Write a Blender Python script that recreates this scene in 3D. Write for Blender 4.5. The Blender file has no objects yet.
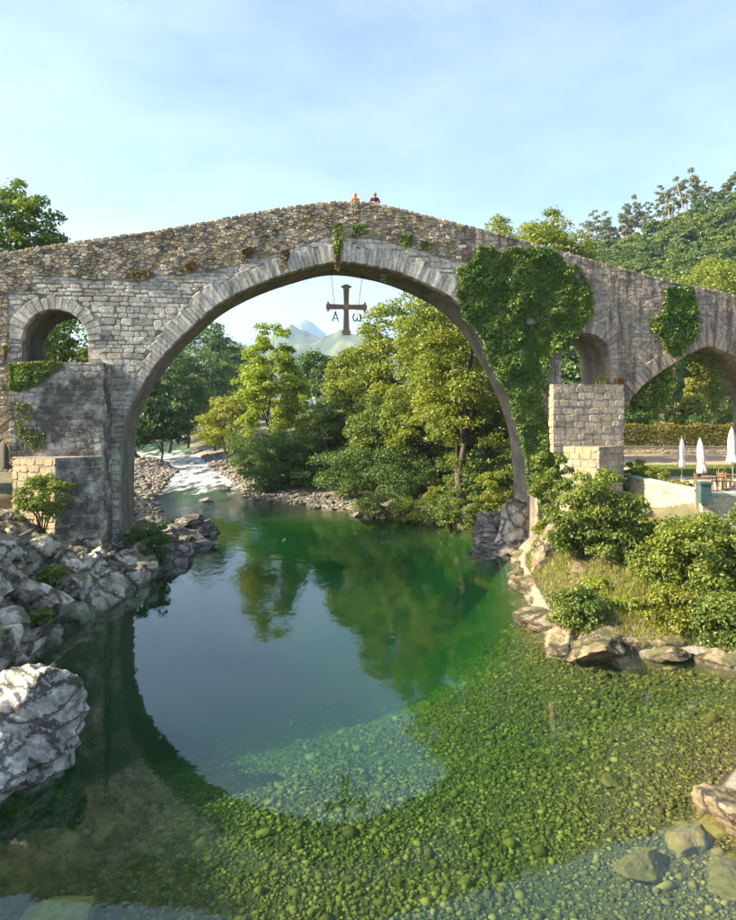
import bpy, math, random
import numpy as np
from mathutils import Vector
from mathutils.geometry import tessellate_polygon

rng = np.random.default_rng(7)
random.seed(7)
sc = bpy.context.scene
R_ = math.radians

# ------------------------------------------------------------------ camera
F, HC, CX, CY = 700.0, 8.4, 368.0, 408.0        # focal length (px of the 736x920 photo), eye height, principal column, horizon row
cam = bpy.data.cameras.new('camera')
cam.sensor_fit = 'VERTICAL'; cam.sensor_height = 36.0; cam.sensor_width = 28.8
cam.lens = F / 920 * 36.0
cam.shift_y = -(460 - CY) / 920
cam.clip_start = .1; cam.clip_end = 20000
cam_o = bpy.data.objects.new('camera', cam); sc.collection.objects.link(cam_o)
cam_o.location = (0, 0, HC); cam_o.rotation_euler = (R_(90), 0, 0)
sc.camera = cam_o

# ------------------------------------------------------------------ sky and sun
YAW = R_(8.0)
UA = np.array([math.cos(YAW), math.sin(YAW)]); VA = np.array([-math.sin(YAW), math.cos(YAW)])
SUN_EL, SUN_PHI = R_(31), R_(-4.0)
ts = -UA * math.cos(SUN_PHI) + VA * math.sin(SUN_PHI)
to_sun = Vector((ts[0] * math.cos(SUN_EL), ts[1] * math.cos(SUN_EL), math.sin(SUN_EL)))
world = bpy.data.worlds.new('World'); sc.world = world; world.use_nodes = True
nt = world.node_tree; bg = nt.nodes['Background']
sky = nt.nodes.new('ShaderNodeTexSky'); sky.sky_type = 'NISHITA'; sky.sun_disc = False
sky.sun_elevation = SUN_EL; sky.sun_rotation = math.atan2(to_sun.x, to_sun.y)
sky.altitude = 100; sky.air_density = 1.0; sky.dust_density = 2.2; sky.ozone_density = 1.6
wtc = nt.nodes.new('ShaderNodeTexCoord'); wmp = nt.nodes.new('ShaderNodeMapping')
wmp.inputs['Scale'].default_value = (2.2, 2.2, 6.0)
wno = nt.nodes.new('ShaderNodeTexNoise'); wno.inputs['Scale'].default_value = 1.7; wno.inputs['Detail'].default_value = 7
wno.inputs['Roughness'].default_value = .58
wrp = nt.nodes.new('ShaderNodeValToRGB'); wrp.color_ramp.elements[0].position = .30; wrp.color_ramp.elements[1].position = .90
wrp.color_ramp.elements[1].color = (.16, .16, .16, 1)
wmx = nt.nodes.new('ShaderNodeMix'); wmx.data_type = 'RGBA'
wmx.inputs['B'].default_value = (9.0, 9.2, 9.6, 1)
L = nt.links.new
L(wtc.outputs['Generated'], wmp.inputs['Vector']); L(wmp.outputs['Vector'], wno.inputs['Vector'])
L(wno.outputs['Fac'], wrp.inputs['Fac']); L(wrp.outputs['Color'], wmx.inputs['Factor'])
L(sky.outputs['Color'], wmx.inputs['A']); L(wmx.outputs['Result'], bg.inputs['Color'])
bg.inputs['Strength'].default_value = 0.093
sun = bpy.data.lights.new('sun', 'SUN'); sun.energy = 5.0; sun.angle = R_(.6); sun.color = (1.0, .87, .64)
sun_o = bpy.data.objects.new('sun', sun); sc.collection.objects.link(sun_o)
sun_o.rotation_euler = to_sun.to_track_quat('Z', 'Y').to_euler(); sun_o.location = (-60, 0, 60)
sc.view_settings.view_transform = 'Standard'; sc.view_settings.look = 'None'
sc.view_settings.exposure = 1.78; sc.view_settings.gamma = 1.0
sc.render.engine = 'CYCLES'
cy = sc.cycles
cy.use_denoising = True; cy.max_bounces = 8; cy.diffuse_bounces = 3; cy.glossy_bounces = 3
cy.transmission_bounces = 4; cy.transparent_max_bounces = 12; cy.volume_bounces = 1
cy.sample_clamp_indirect = 6; cy.caustics_reflective = False; cy.caustics_refractive = False

# ------------------------------------------------------------------ helpers: pixels to places
def G(px, py, z=0.0):
    Y = F * (HC - z) / (py - CY); return ((px - CX) / F * Y, Y)
def D(px, py, Y):
    return ((px - CX) / F * Y, Y, HC - (py - CY) / F * Y)
OB = np.array([0.0, 38.0])
def B(px, py, off=0.0):                       # a pixel on the bridge's vertical plane (off metres behind its face)
    r = np.array([(px - CX) / F, 1.0])
    Y = (off + OB @ VA) / (r @ VA); P = r * Y
    return (float((P - OB) @ UA), HC - (py - CY) / F * Y)
def W(u, v, z):
    p = OB + UA * u + VA * v; return (p[0], p[1], z)
def Wn(u, v, z):
    u = np.asarray(u, float); v = np.asarray(v, float); z = np.asarray(z, float)
    u, v, z = np.broadcast_arrays(u, v, z)
    return np.stack([OB[0] + UA[0] * u + VA[0] * v, OB[1] + UA[1] * u + VA[1] * v, z], -1)

# ------------------------------------------------------------------ helpers: noise, meshes, objects
def _hash(ix, iy, iz):
    n = (ix * 374761393 + iy * 668265263 + iz * 2147483647 + 1274126177).astype(np.int64) & 0xffffffff
    n = ((n ^ (n >> 13)) * 1274126177) & 0xffffffff
    n = ((n ^ (n >> 16)) * 2246822519) & 0xffffffff
    return ((n ^ (n >> 15)) & 0xffff) / 65535.0
def vnoise(P):
    P = np.asarray(P, float); i = np.floor(P).astype(np.int64); f = P - i; f = f * f * (3 - 2 * f); o = 0
    for dx in (0, 1):
        wx = f[..., 0] if dx else 1 - f[..., 0]
        for dy in (0, 1):
            wy = f[..., 1] if dy else 1 - f[..., 1]
            for dz in (0, 1):
                wz = f[..., 2] if dz else 1 - f[..., 2]
                o = o + wx * wy * wz * _hash(i[..., 0] + dx, i[..., 1] + dy, i[..., 2] + dz)
    return o
def fbm(P, oct=4, g=.5):
    P = np.asarray(P, float); a, s, t = 1.0, 0, 0
    for k in range(oct):
        s = s + a * vnoise(P * 2 ** k + 17.3 * k); t += a; a *= g
    return s / t
def ridged(P, oct=4):
    P = np.asarray(P, float); a, s, t = 1.0, 0, 0
    for k in range(oct):
        s = s + a * (1 - np.abs(2 * vnoise(P * 2 ** k + 9.1 * k) - 1)); t += a; a *= .5
    return s / t
def sstep(x, a, b):
    t = np.clip((np.asarray(x, float) - a) / (b - a), 0, 1); return t * t * (3 - 2 * t)
def mesh_np(name, V, Fc, smooth=False):
    V = np.ascontiguousarray(V, np.float32).reshape(-1, 3); Fc = np.ascontiguousarray(Fc, np.int32)
    me = bpy.data.meshes.new(name); n, k = Fc.shape
    me.vertices.add(len(V)); me.vertices.foreach_set('co', V.ravel())
    me.loops.add(n * k); me.loops.foreach_set('vertex_index', Fc.ravel())
    me.polygons.add(n); me.polygons.foreach_set('loop_start', np.arange(0, n * k, k, dtype=np.int32))
    me.polygons.foreach_set('loop_total', np.full(n, k, np.int32))
    me.polygons.foreach_set('use_smooth', np.full(n, bool(smooth)))
    me.update(calc_edges=True); me.validate()
    return me
def mesh_py(name, V, Fc, smooth=False):
    me = bpy.data.meshes.new(name); me.from_pydata([tuple(map(float, v)) for v in V], [], [tuple(map(int, f)) for f in Fc])
    me.update()
    if smooth: me.polygons.foreach_set('use_smooth', np.ones(len(me.polygons), bool))
    return me
COL = sc.collection
def obj(name, me, mat=None, parent=None, label=None, cat=None, group=None, kind=None, loc=None, rz=None, scale=None):
    o = bpy.data.objects.new(name, me); COL.objects.link(o)
    if me is not None and mat is not None:
        if len(me.materials) == 0: me.materials.append(mat)
        elif me.materials[0] is not mat: o.material_slots[0].link = 'OBJECT'; o.material_slots[0].material = mat      # shared mesh, own stone
    if parent is not None: o.parent = parent
    if label: o['label'] = label
    if cat: o['category'] = cat
    if group: o['group'] = group
    if kind: o['kind'] = kind
    if loc is not None: o.location = loc
    if rz is not None: o.rotation_euler = (0, 0, rz)
    if scale is not None: o.scale = scale if hasattr(scale, '__len__') else (scale,) * 3
    return o
class MB:                                    # collects shapes into one mesh
    def __init__(s): s.V = []; s.F = []
    def add(s, V, Fc):
        k = len(s.V); s.V += [tuple(map(float, v)) for v in V]; s.F += [tuple(int(i) + k for i in f) for f in Fc]; return s
    def box(s, c, d, rz=0.0, taper=1.0):
        V = []; ca, sa = math.cos(rz), math.sin(rz)
        for z, t in ((-1, 1), (1, taper)):
            for x, y in ((-1, -1), (1, -1), (1, 1), (-1, 1)):
                X, Y = x * d[0] / 2 * t, y * d[1] / 2 * t
                V.append((c[0] + X * ca - Y * sa, c[1] + X * sa + Y * ca, c[2] + z * d[2] / 2))
        return s.add(V, [(3, 2, 1, 0), (4, 5, 6, 7), (0, 1, 5, 4), (1, 2, 6, 5), (2, 3, 7, 6), (3, 0, 4, 7)])
    def tube(s, pts, rad, n=8, cap=True):
        pts = [Vector(p) for p in pts]; m = len(pts)
        if not hasattr(rad, '__len__'): rad = [rad] * m
        V = []; up = Vector((.31, .52, .8)).normalized()
        for i, p in enumerate(pts):
            t = (pts[min(i + 1, m - 1)] - pts[max(i - 1, 0)]).normalized()
            a = t.cross(up)
            if a.length < 1e-3: a = t.cross(Vector((1, 0, 0)))
            a.normalize(); b = t.cross(a)
            for k in range(n):
                th = 2 * math.pi * k / n; V.append(p + (a * math.cos(th) + b * math.sin(th)) * rad[i])
        Fc = [(i * n + k, i * n + (k + 1) % n, (i + 1) * n + (k + 1) % n, (i + 1) * n + k) for i in range(m - 1) for k in range(n)]
        if cap: Fc += [tuple(range(n))[::-1], tuple((m - 1) * n + k for k in range(n))]
        return s.add(V, Fc)
    def lathe(s, c, prof, n=12, wob=None):
        V = []; m = len(prof)
        for i, (r, z) in enumerate(prof):
            for k in range(n):
                th = 2 * math.pi * k / n; q = r * (wob(th, i) if wob else 1)
                V.append((c[0] + q * math.cos(th), c[1] + q * math.sin(th), c[2] + z))
        Fc = [(i * n + k, i * n + (k + 1) % n, (i + 1) * n + (k + 1) % n, (i + 1) * n + k) for i in range(m - 1) for k in range(n)]
        return s.add(V, Fc + [tuple(range(n))[::-1], tuple((m - 1) * n + k for k in range(n))])
    def mesh(s, name, smooth=False): return mesh_py(name, s.V, s.F, smooth)

# ------------------------------------------------------------------ materials
def newmat(name):
    m = bpy.data.materials.new(name); m.use_nodes = True; nt = m.node_tree; nt.nodes.clear()
    return m, nt, (lambda t: nt.nodes.new('ShaderNode' + t)), nt.links.new
def ramp(nd, stops):
    e = nd.color_ramp.elements
    while len(e) < len(stops): e.new(.5)
    for k, (p, c) in enumerate(stops):
        e[k].position = p; e[k].color = (*c, 1) if len(c) == 3 else c
    return nd
def mixc(N, L, fac, a, b, blend='MIX'):
    m = N('Mix'); m.data_type = 'RGBA'; m.blend_type = blend
    for s, v in (('Factor', fac), ('A', a), ('B', b)):
        if hasattr(v, 'is_output'): L(v, m.inputs[s])
        else: m.inputs[s].default_value = v if s == 'Factor' else (*v, 1)
    return m.outputs['Result']
def leaf_mat(name, dark, light, hue=None, transl=.38, nscale=.35):
    m, nt, N, L = newmat(name)
    geo = N('NewGeometry'); rp = ramp(N('ValToRGB'), [(0, dark), (.55, tuple((a + b) / 2 for a, b in zip(dark, light))), (1, light)])
    L(geo.outputs['Random Per Island'], rp.inputs['Fac'])
    tc = N('TexCoord'); no = N('TexNoise'); no.inputs['Scale'].default_value = nscale; no.inputs['Detail'].default_value = 3
    L(geo.outputs['Position'], no.inputs['Vector'])
    r2 = ramp(N('ValToRGB'), [(.35, (0, 0, 0)), (.68, (1, 1, 1))]); L(no.outputs['Fac'], r2.inputs['Fac'])
    hue = hue or tuple(min(1, c * f) for c, f in zip(light, (1.25, 1.12, .9)))
    mm = N('Math'); mm.operation = 'MULTIPLY'; mm.inputs[1].default_value = .6; L(r2.outputs['Color'], mm.inputs[0])
    col = mixc(N, L, mm.outputs[0], rp.outputs['Color'], hue)
    di = N('BsdfDiffuse'); tr = N('BsdfTranslucent'); gl = N('BsdfGlossy'); gl.inputs['Roughness'].default_value = .45
    gl.inputs['Color'].default_value = (.6, .65, .6, 1)
    L(col, di.inputs['Color'])
    c2 = mixc(N, L, 1.0, col, (1.05, 1.3, .5), 'MULTIPLY'); L(c2, tr.inputs['Color'])
    mx = N('MixShader'); mx.inputs[0].default_value = transl; L(di.outputs[0], mx.inputs[1]); L(tr.outputs[0], mx.inputs[2])
    fr = N('MixShader'); fr.inputs[0].default_value = .045; L(mx.outputs[0], fr.inputs[1]); L(gl.outputs[0], fr.inputs[2])
    out = N('OutputMaterial'); L(fr.outputs[0], out.inputs[0]); return m
def stone_mat(name, cols, dark=(.05, .045, .04), dark_amt=.5, lich=(.55, .54, .5), lich_amt=.25, streak=0.0, moss=0.0, bump=.5, scale=1.0, flat=False, crack=0, dark_lo=.46, crack_amt=1.0):
    m, nt, N, L = newmat(name)
    geo = N('NewGeometry'); oi = N('ObjectInfo'); ad = N('Math'); ad.operation = 'ADD'; fr = N('Math'); fr.operation = 'FRACT'
    L(geo.outputs['Random Per Island'], ad.inputs[0]); L(oi.outputs['Random'], ad.inputs[1]); L(ad.outputs[0], fr.inputs[0])
    k = len(cols) - 1
    rp = ramp(N('ValToRGB'), [(i / k, c) for i, c in enumerate(cols)])
    pos = geo.outputs['Position']
    if flat:
        n0 = N('TexNoise'); n0.inputs['Scale'].default_value = .8 * scale; n0.inputs['Detail'].default_value = 6; L(pos, n0.inputs['Vector'])
        mr = N('MapRange'); mr.inputs['From Min'].default_value = .3; mr.inputs['From Max'].default_value = .7
        L(n0.outputs['Fac'], mr.inputs['Value']); L(mr.outputs[0], rp.inputs['Fac'])
    else: L(fr.outputs[0], rp.inputs['Fac'])
    n1 = N('TexNoise'); n1.inputs['Scale'].default_value = 7 * scale; n1.inputs['Detail'].default_value = 8; n1.inputs['Roughness'].default_value = .65; L(pos, n1.inputs['Vector'])
    v1 = ramp(N('ValToRGB'), [(.28, (.55, .54, .52)), (.5, (.95, .95, .95)), (.75, (1.25, 1.22, 1.15))]); L(n1.outputs['Fac'], v1.inputs['Fac'])
    col = mixc(N, L, 1.0, rp.outputs['Color'], v1.outputs['Color'], 'MULTIPLY')
    # lichen: pale blotches
    n2 = N('TexNoise'); n2.inputs['Scale'].default_value = 4.2 * scale; n2.inputs['Detail'].default_value = 9; n2.inputs['Roughness'].default_value = .7; L(pos, n2.inputs['Vector'])
    r2 = ramp(N('ValToRGB'), [(.60, (0, 0, 0)), (.68, (1, 1, 1))]); L(n2.outputs['Fac'], r2.inputs['Fac'])
    q = N('Math'); q.operation = 'MULTIPLY'; q.inputs[1].default_value = lich_amt; L(r2.outputs['Color'], q.inputs[0])
    col = mixc(N, L, q.outputs[0], col, lich)
    # dark weathering
    mp = N('Mapping'); mp.inputs['Scale'].default_value = (1, 1, .12 if streak else .8); L(pos, mp.inputs['Vector'])
    n3 = N('TexNoise'); n3.inputs['Scale'].default_value = (2.6 if streak else 1.1) * scale; n3.inputs['Detail'].default_value = 7; n3.inputs['Roughness'].default_value = .68; L(mp.outputs[0], n3.inputs['Vector'])
    r3 = ramp(N('ValToRGB'), [(dark_lo, (0, 0, 0)), (dark_lo + .15, (1, 1, 1))]); L(n3.outputs['Fac'], r3.inputs['Fac'])
    q = N('Math'); q.operation = 'MULTIPLY'; q.inputs[1].default_value = dark_amt; L(r3.outputs['Color'], q.inputs[0])
    col = mixc(N, L, q.outputs[0], col, dark)
    if moss:
        n4 = N('TexNoise'); n4.inputs['Scale'].default_value = 1.6 * scale; n4.inputs['Detail'].default_value = 6; L(pos, n4.inputs['Vector'])
        sx = N('SeparateXYZ'); L(geo.outputs['Normal'], sx.inputs[0])
        a1 = N('Math'); a1.operation = 'MULTIPLY_ADD'; a1.inputs[1].default_value = .16; L(sx.outputs['Z'], a1.inputs[0]); L(n4.outputs['Fac'], a1.inputs[2])
        r4 = ramp(N('ValToRGB'), [(.68 - .14 * moss, (0, 0, 0)), (.76 - .14 * moss, (1, 1, 1))]); L(a1.outputs[0], r4.inputs['Fac'])
        q = N('Math'); q.operation = 'MULTIPLY'; q.inputs[1].default_value = moss; L(r4.outputs['Color'], q.inputs[0])
        col = mixc(N, L, q.outputs[0], col, (.075, .085, .022))
    hgt = n1.outputs['Fac']
    if crack:
        cm = N('Mapping'); cm.inputs['Rotation'].default_value = (.5, .6, .3); cm.inputs['Scale'].default_value = (.7, .9, crack); L(pos, cm.inputs['Vector'])
        wv = N('VectorMath'); wv.operation = 'MULTIPLY_ADD'; wv.inputs[1].default_value = (.55, .55, .55); L(n1.outputs['Color'], wv.inputs[0]); L(cm.outputs[0], wv.inputs[2])
        vo = N('TexVoronoi'); vo.feature = 'DISTANCE_TO_EDGE'; vo.inputs['Scale'].default_value = .85; L(wv.outputs[0], vo.inputs['Vector'])
        rc = ramp(N('ValToRGB'), [(.0, (1, 1, 1)), (.025, (.6, .6, .6)), (.065, (0, 0, 0))]); L(vo.outputs['Distance'], rc.inputs['Fac'])
        nm = N('Math'); nm.operation = 'MULTIPLY'; L(rc.outputs['Color'], nm.inputs[0]); L(v1.outputs['Color'], nm.inputs[1])
        nk = N('Math'); nk.operation = 'MULTIPLY'; nk.inputs[1].default_value = crack_amt; L(nm.outputs[0], nk.inputs[0]); col = mixc(N, L, nk.outputs[0], col, (.06, .054, .045))
        hs = N('Math'); hs.operation = 'MULTIPLY_ADD'; hs.inputs[1].default_value = -1.2; L(rc.outputs['Color'], hs.inputs[0]); L(n1.outputs['Fac'], hs.inputs[2]); hgt = hs.outputs[0]
    bs = N('BsdfPrincipled'); bs.inputs['Roughness'].default_value = .92; bs.inputs['Specular IOR Level'].default_value = .25
    L(col, bs.inputs['Base Color'])
    bp = N('Bump'); bp.inputs['Strength'].default_value = bump; bp.inputs['Distance'].default_value = .06
    L(hgt, bp.inputs['Height']); L(bp.outputs[0], bs.inputs['Normal'])
    out = N('OutputMaterial'); L(bs.outputs[0], out.inputs[0]); return m
def plain_mat(name, col, rough=.7, var=.25, scale=6, metal=0.0, bump=0.0, col2=None):
    m, nt, N, L = newmat(name); geo = N('NewGeometry')
    n1 = N('TexNoise'); n1.inputs['Scale'].default_value = scale; n1.inputs['Detail'].default_value = 6; L(geo.outputs['Position'], n1.inputs['Vector'])
    a = tuple(c * (1 - var) for c in col); b = col2 or tuple(min(1, c * (1 + var)) for c in col)
    rp = ramp(N('ValToRGB'), [(.3, a), (.7, b)]); L(n1.outputs['Fac'], rp.inputs['Fac'])
    bs = N('BsdfPrincipled'); bs.inputs['Roughness'].default_value = rough; bs.inputs['Metallic'].default_value = metal
    L(rp.outputs['Color'], bs.inputs['Base Color'])
    if bump:
        bp = N('Bump'); bp.inputs['Strength'].default_value = bump; bp.inputs['Distance'].default_value = .05
        L(n1.outputs['Fac'], bp.inputs['Height']); L(bp.outputs[0], bs.inputs['Normal'])
    out = N('OutputMaterial'); L(bs.outputs[0], out.inputs[0]); return m

LM = {
 'lime':  leaf_mat('leaf_lime', (.14, .20, .02), (.32, .36, .035), (.40, .40, .04), transl=.5),
 'gold':  leaf_mat('leaf_gold', (.14, .165, .02), (.31, .30, .035), transl=.45),
 'olive': leaf_mat('leaf_olive', (.085, .125, .018), (.24, .265, .032), (.34, .335, .04), transl=.48),
 'mid':   leaf_mat('leaf_mid', (.06, .105, .018), (.16, .21, .032), (.24, .27, .04), transl=.46),
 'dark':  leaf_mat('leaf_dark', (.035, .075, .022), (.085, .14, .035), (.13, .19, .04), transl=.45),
 'shrub': leaf_mat('leaf_shrub', (.055, .10, .018), (.16, .215, .035), (.30, .31, .04), transl=.45),
 'deep':  leaf_mat('leaf_deep', (.04, .09, .022), (.10, .165, .035), (.15, .21, .04), transl=.44),
 'ivy':   leaf_mat('leaf_ivy', (.03, .085, .018), (.15, .24, .04), (.21, .27, .04), .3, .7),
 'ivyl':  leaf_mat('leaf_ivy_pale', (.07, .12, .018), (.19, .24, .035), None, .3, 1.2),
 'euc':   leaf_mat('leaf_eucalyptus', (.11, .14, .08), (.22, .24, .13), (.26, .23, .13)),
 'wood':  leaf_mat('leaf_wood', (.05, .10, .025), (.13, .19, .045), (.18, .22, .045), .42, .05),
 'hedge': leaf_mat('leaf_hedge', (.06, .065, .012), (.24, .19, .03), (.28, .20, .03)),
 'rust':  leaf_mat('leaf_rust', (.20, .07, .015), (.42, .20, .03)),
 'dry':   leaf_mat('leaf_dry', (.10, .055, .025), (.24, .15, .06)),
 'grass': leaf_mat('grass_blade', (.10, .13, .018), (.27, .26, .04), (.32, .27, .05), .35, .6),
}
SM = {
 'ashlar': stone_mat('pale_ashlar', [(.54, .50, .425), (.66, .62, .54), (.46, .425, .365), (.72, .675, .59), (.57, .50, .40), (.38, .35, .30)], dark_amt=.55, dark_lo=.43, lich_amt=.3, lich=(.78, .75, .68), dark=(.16, .14, .12)),
 'ring':   stone_mat('arch_ring_stone', [(.50, .46, .40), (.66, .62, .55), (.42, .385, .33), (.70, .655, .58), (.55, .50, .42), (.36, .33, .285)], dark_amt=.65, streak=1, dark=(.14, .125, .11)),
 'rubble': stone_mat('tan_rubble', [(.32, .25, .17), (.50, .42, .31), (.20, .165, .13), (.44, .33, .18), (.64, .58, .48), (.34, .28, .22), (.54, .40, .20), (.16, .13, .10)], dark_amt=.6, moss=.35, lich=(.72, .68, .6)),
 'weather': stone_mat('weathered_grey', [(.30, .25, .21), (.42, .36, .30), (.22, .185, .155), (.46, .37, .28), (.34, .28, .22)], dark_amt=.85, streak=1, lich_amt=.6, lich=(.66, .62, .56), dark=(.08, .068, .06)),
 'pier':   stone_mat('dark_pier_stone', [(.38, .35, .30), (.52, .48, .42), (.24, .22, .19), (.60, .56, .49), (.20, .18, .155)], dark_amt=.85, lich_amt=.7, lich=(.72, .69, .62), moss=.7, dark=(.06, .054, .046), dark_lo=.41),
 'warm':   stone_mat('warm_pier_stone', [(.40, .32, .23), (.50, .41, .31), (.36, .29, .22), (.54, .45, .35)], dark_amt=.5, lich_amt=.35, dark=(.17, .13, .09), dark_lo=.43),
 'gold':   stone_mat('sunlit_gold_stone', [(.42, .31, .18), (.48, .37, .23), (.38, .29, .18)], dark_amt=.2, lich_amt=.1),  # low sunlight painted into the stone colour of the sun-facing pier sides
 'core':   stone_mat('mortar', [(.28, .24, .19), (.44, .38, .31)], dark_amt=.6, flat=True),
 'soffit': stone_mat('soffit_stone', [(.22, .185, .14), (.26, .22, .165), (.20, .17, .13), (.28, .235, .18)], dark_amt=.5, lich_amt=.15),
 'lime':   stone_mat('pale_limestone', [(.42, .375, .30), (.64, .58, .48), (.33, .29, .23), (.74, .68, .57)], dark=(.12, .10, .07), dark_amt=.35, lich=(.86, .81, .72), lich_amt=.8, moss=.75, flat=True, bump=1.0, crack=1.0, crack_amt=.75),
 'boulder': stone_mat('grey_boulder', [(.50, .465, .41), (.66, .625, .56), (.40, .37, .325), (.74, .705, .64)], dark=(.10, .09, .075), dark_amt=.55, lich=(.84, .81, .74), lich_amt=.5, flat=True, bump=1.0, scale=1.3, crack=2.6, crack_amt=.7),
 'brown':  stone_mat('brown_bank_rock', [(.22, .165, .095), (.34, .27, .17), (.16, .12, .07), (.42, .35, .25)], dark_amt=.5, lich_amt=.2, moss=.6, flat=True, bump=.8, crack=1.2),
 'dull':   stone_mat('dull_river_rock', [(.19, .17, .15), (.30, .28, .25), (.14, .125, .11), (.36, .33, .30)], dark_amt=.5, lich_amt=.25, moss=.2, flat=True, bump=.8, crack=2.2),
 'cobble': stone_mat('river_cobble', [(.16, .14, .11), (.26, .23, .19), (.10, .088, .07), (.36, .32, .26), (.20, .155, .115)], dark_amt=.25, lich_amt=.1),
 'pebble': stone_mat('algae_pebble', [(.095, .083, .020), (.165, .142, .038), (.055, .049, .013), (.25, .21, .07), (.125, .105, .026), (.042, .037, .011)], dark_amt=.25, lich_amt=.12, lich=(.30, .28, .16), bump=.2, dark=(.02, .02, .008)),
}
bark = plain_mat('bark', (.10, .08, .06), .95, .45, 9, bump=.6)
pale_bark = plain_mat('pale_bark', (.30, .27, .22), .9, .4, 7, bump=.4)
stem_m = plain_mat('stem', (.09, .065, .035), .9, .35, 12)

# ------------------------------------------------------------------ the land: river polygon and heights
LB = [(-18, -40), (-13.5, 0), (-12.5, 10), (-12.3, 16), (-11.7, 22.3), (-11.5, 25.3), (-11.6, 30.6), (-11.0, 35), (-10.8, 42), (-10.8, 46), (-15, 53), (-19.5, 64),
      (-22, 76), (-26, 95), (-33, 112), (-45, 122), (-53, 140), (-60, 170), (-72, 210), (-100, 262), (-140, 330), (-200, 420)]
RB = [(13, -40), (10, 0), (8, 10), (7.6, 15), (9.8, 18), (12.3, 20.6), (11.9, 22.3), (11, 23.3), (7.9, 23.8), (6.6, 24.8), (6.7, 27), (6.9, 30.6), (7.4, 35.2),
      (8.2, 38.7), (8.8, 43), (7.7, 48), (4.6, 51.6), (1.7, 55), (-3.1, 57.6), (-8.8, 62.5), (-11.5, 65.3), (-13, 71.7), (-17, 84), (-22, 98), (-28, 118), (-37, 145),
      (-46, 175), (-60, 212), (-85, 260), (-122, 330), (-180, 420)]
RIV = np.array(LB + RB[::-1])
RIVC = np.array(LB), np.array(RB)
def in_poly(P, poly):
    P = np.asarray(P, float); poly = np.asarray(poly, float); ins = np.zeros(P.shape[:-1], bool); n = len(poly); j = n - 1
    for i in range(n):
        a, b = poly[i], poly[j]
        c = ((a[1] > P[..., 1]) != (b[1] > P[..., 1]))
        ins ^= c & (P[..., 0] < (b[0] - a[0]) * (P[..., 1] - a[1]) / ((b[1] - a[1]) if b[1] != a[1] else 1e-9) + a[0]); j = i
    return ins
def dist_line(P, line, closed=False):
    P = np.asarray(P, float); line = np.asarray(line, float); d = np.full(P.shape[:-1], 1e9)
    seg = list(zip(line[:-1], line[1:])) + ([(line[-1], line[0])] if closed else [])
    for a, b in seg:
        ab = b - a; t = np.clip(((P - a) @ ab) / max(ab @ ab, 1e-12), 0, 1)
        d = np.minimum(d, np.hypot(P[..., 0] - a[0] - t * ab[0], P[..., 1] - a[1] - t * ab[1]))
    return d
def water_z(X, Y): return 1.5 * sstep(Y, 95, 205)
def terr(X, Y):
    X = np.asarray(X, float); Y = np.asarray(Y, float); P = np.stack([X, Y], -1)
    ins = in_poly(P, RIV); d = dist_line(P, RIV, True)
    dl = dist_line(P, RIVC[0]); dr = dist_line(P, RIVC[1]); left = dl < dr
    n1 = fbm(np.stack([X * .35, Y * .35, X * 0], -1), 4) - .5
    n2 = fbm(np.stack([X * .03, Y * .03, X * 0 + 5], -1), 4) - .5
    wz = water_z(X, Y)
    # bed
    deep = .85 + 3.8 * sstep(Y, 14, 36) - 3.9 * sstep(Y, 50, 72)
    lw = 1.0 + .6 * sstep(-X, 1, 9) * (1 - sstep(Y, 30, 45))
    dm = deep * lw
    k = np.where(left, 1.1, .17 + .9 * sstep(Y, 20, 34) * (1 - sstep(Y, 50, 58)))
    bed = wz - np.minimum(dm, .12 + k * d) + n1 * .25
    # right bank
    tz = 4.25
    slope = .36 + .5 * sstep(Y, 27, 33) * (1 - sstep(Y, 40, 46))
    cap = 2.75 + 1.5 * np.maximum(sstep(X, 15.0, 15.7) * sstep(Y, 33.0, 33.5), sstep(Y, 40.2, 41.0))
    hr = np.minimum(.12 + slope * d, cap) * (1 - sstep(Y, 46, 60)) + sstep(Y, 46, 60) * np.minimum(.1 + .16 * d, 4.0)
    hr = np.where((X > 13.2) & (Y > 33) & (Y < 75), np.maximum(hr, tz * sstep(X, 15.0, 15.7) * sstep(Y, 33.0, 33.5)), hr)
    hill = sstep(Y, 95, 320) * np.clip(64 + .35 * (X - 95), 0, 140) * sstep(X, 15, 95)
    hr = hr + n1 * .35 * sstep(d, 0, 3) * np.where((X > 12) & (Y > 28) & (Y < 75), 0, 1) + hill + n2 * 16 * sstep(hill, 5, 40)
    # left bank
    hl = np.minimum(-.6 + 1.0 * np.clip(d - 2.6, 0, 9), 4.0) + n1 * .6 * sstep(d, 0, 2)
    bar = np.minimum(.08 + .07 * d, .9) + np.clip(d - 13, 0, 60) * .22 + n1 * .25
    s = sstep(Y, 48, 58); hl = hl * (1 - s) + bar * s
    hl = hl + sstep(d, 40, 260) * 22
    out = np.where(left, hl, hr) + wz
    far = sstep(np.hypot(X, Y), 450, 900)
    return np.where(ins, bed, out) * (1 - far) + far * 2.0

def grid(name, xs, ys, zf, mat, **kw):
    XX, YY = np.meshgrid(xs, ys); ZZ = zf(XX, YY); ny, nx = XX.shape
    V = np.stack([XX, YY, ZZ], -1).reshape(-1, 3); i = (np.arange(ny - 1)[:, None] * nx + np.arange(nx - 1)[None]).ravel()
    return obj(name, mesh_np(name, V, np.stack([i, i + 1, i + nx + 1, i + nx], -1), True), mat, **kw)
def axis(*segs):
    a = np.concatenate([np.arange(s, e, st) for s, e, st in segs]); return a
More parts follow.
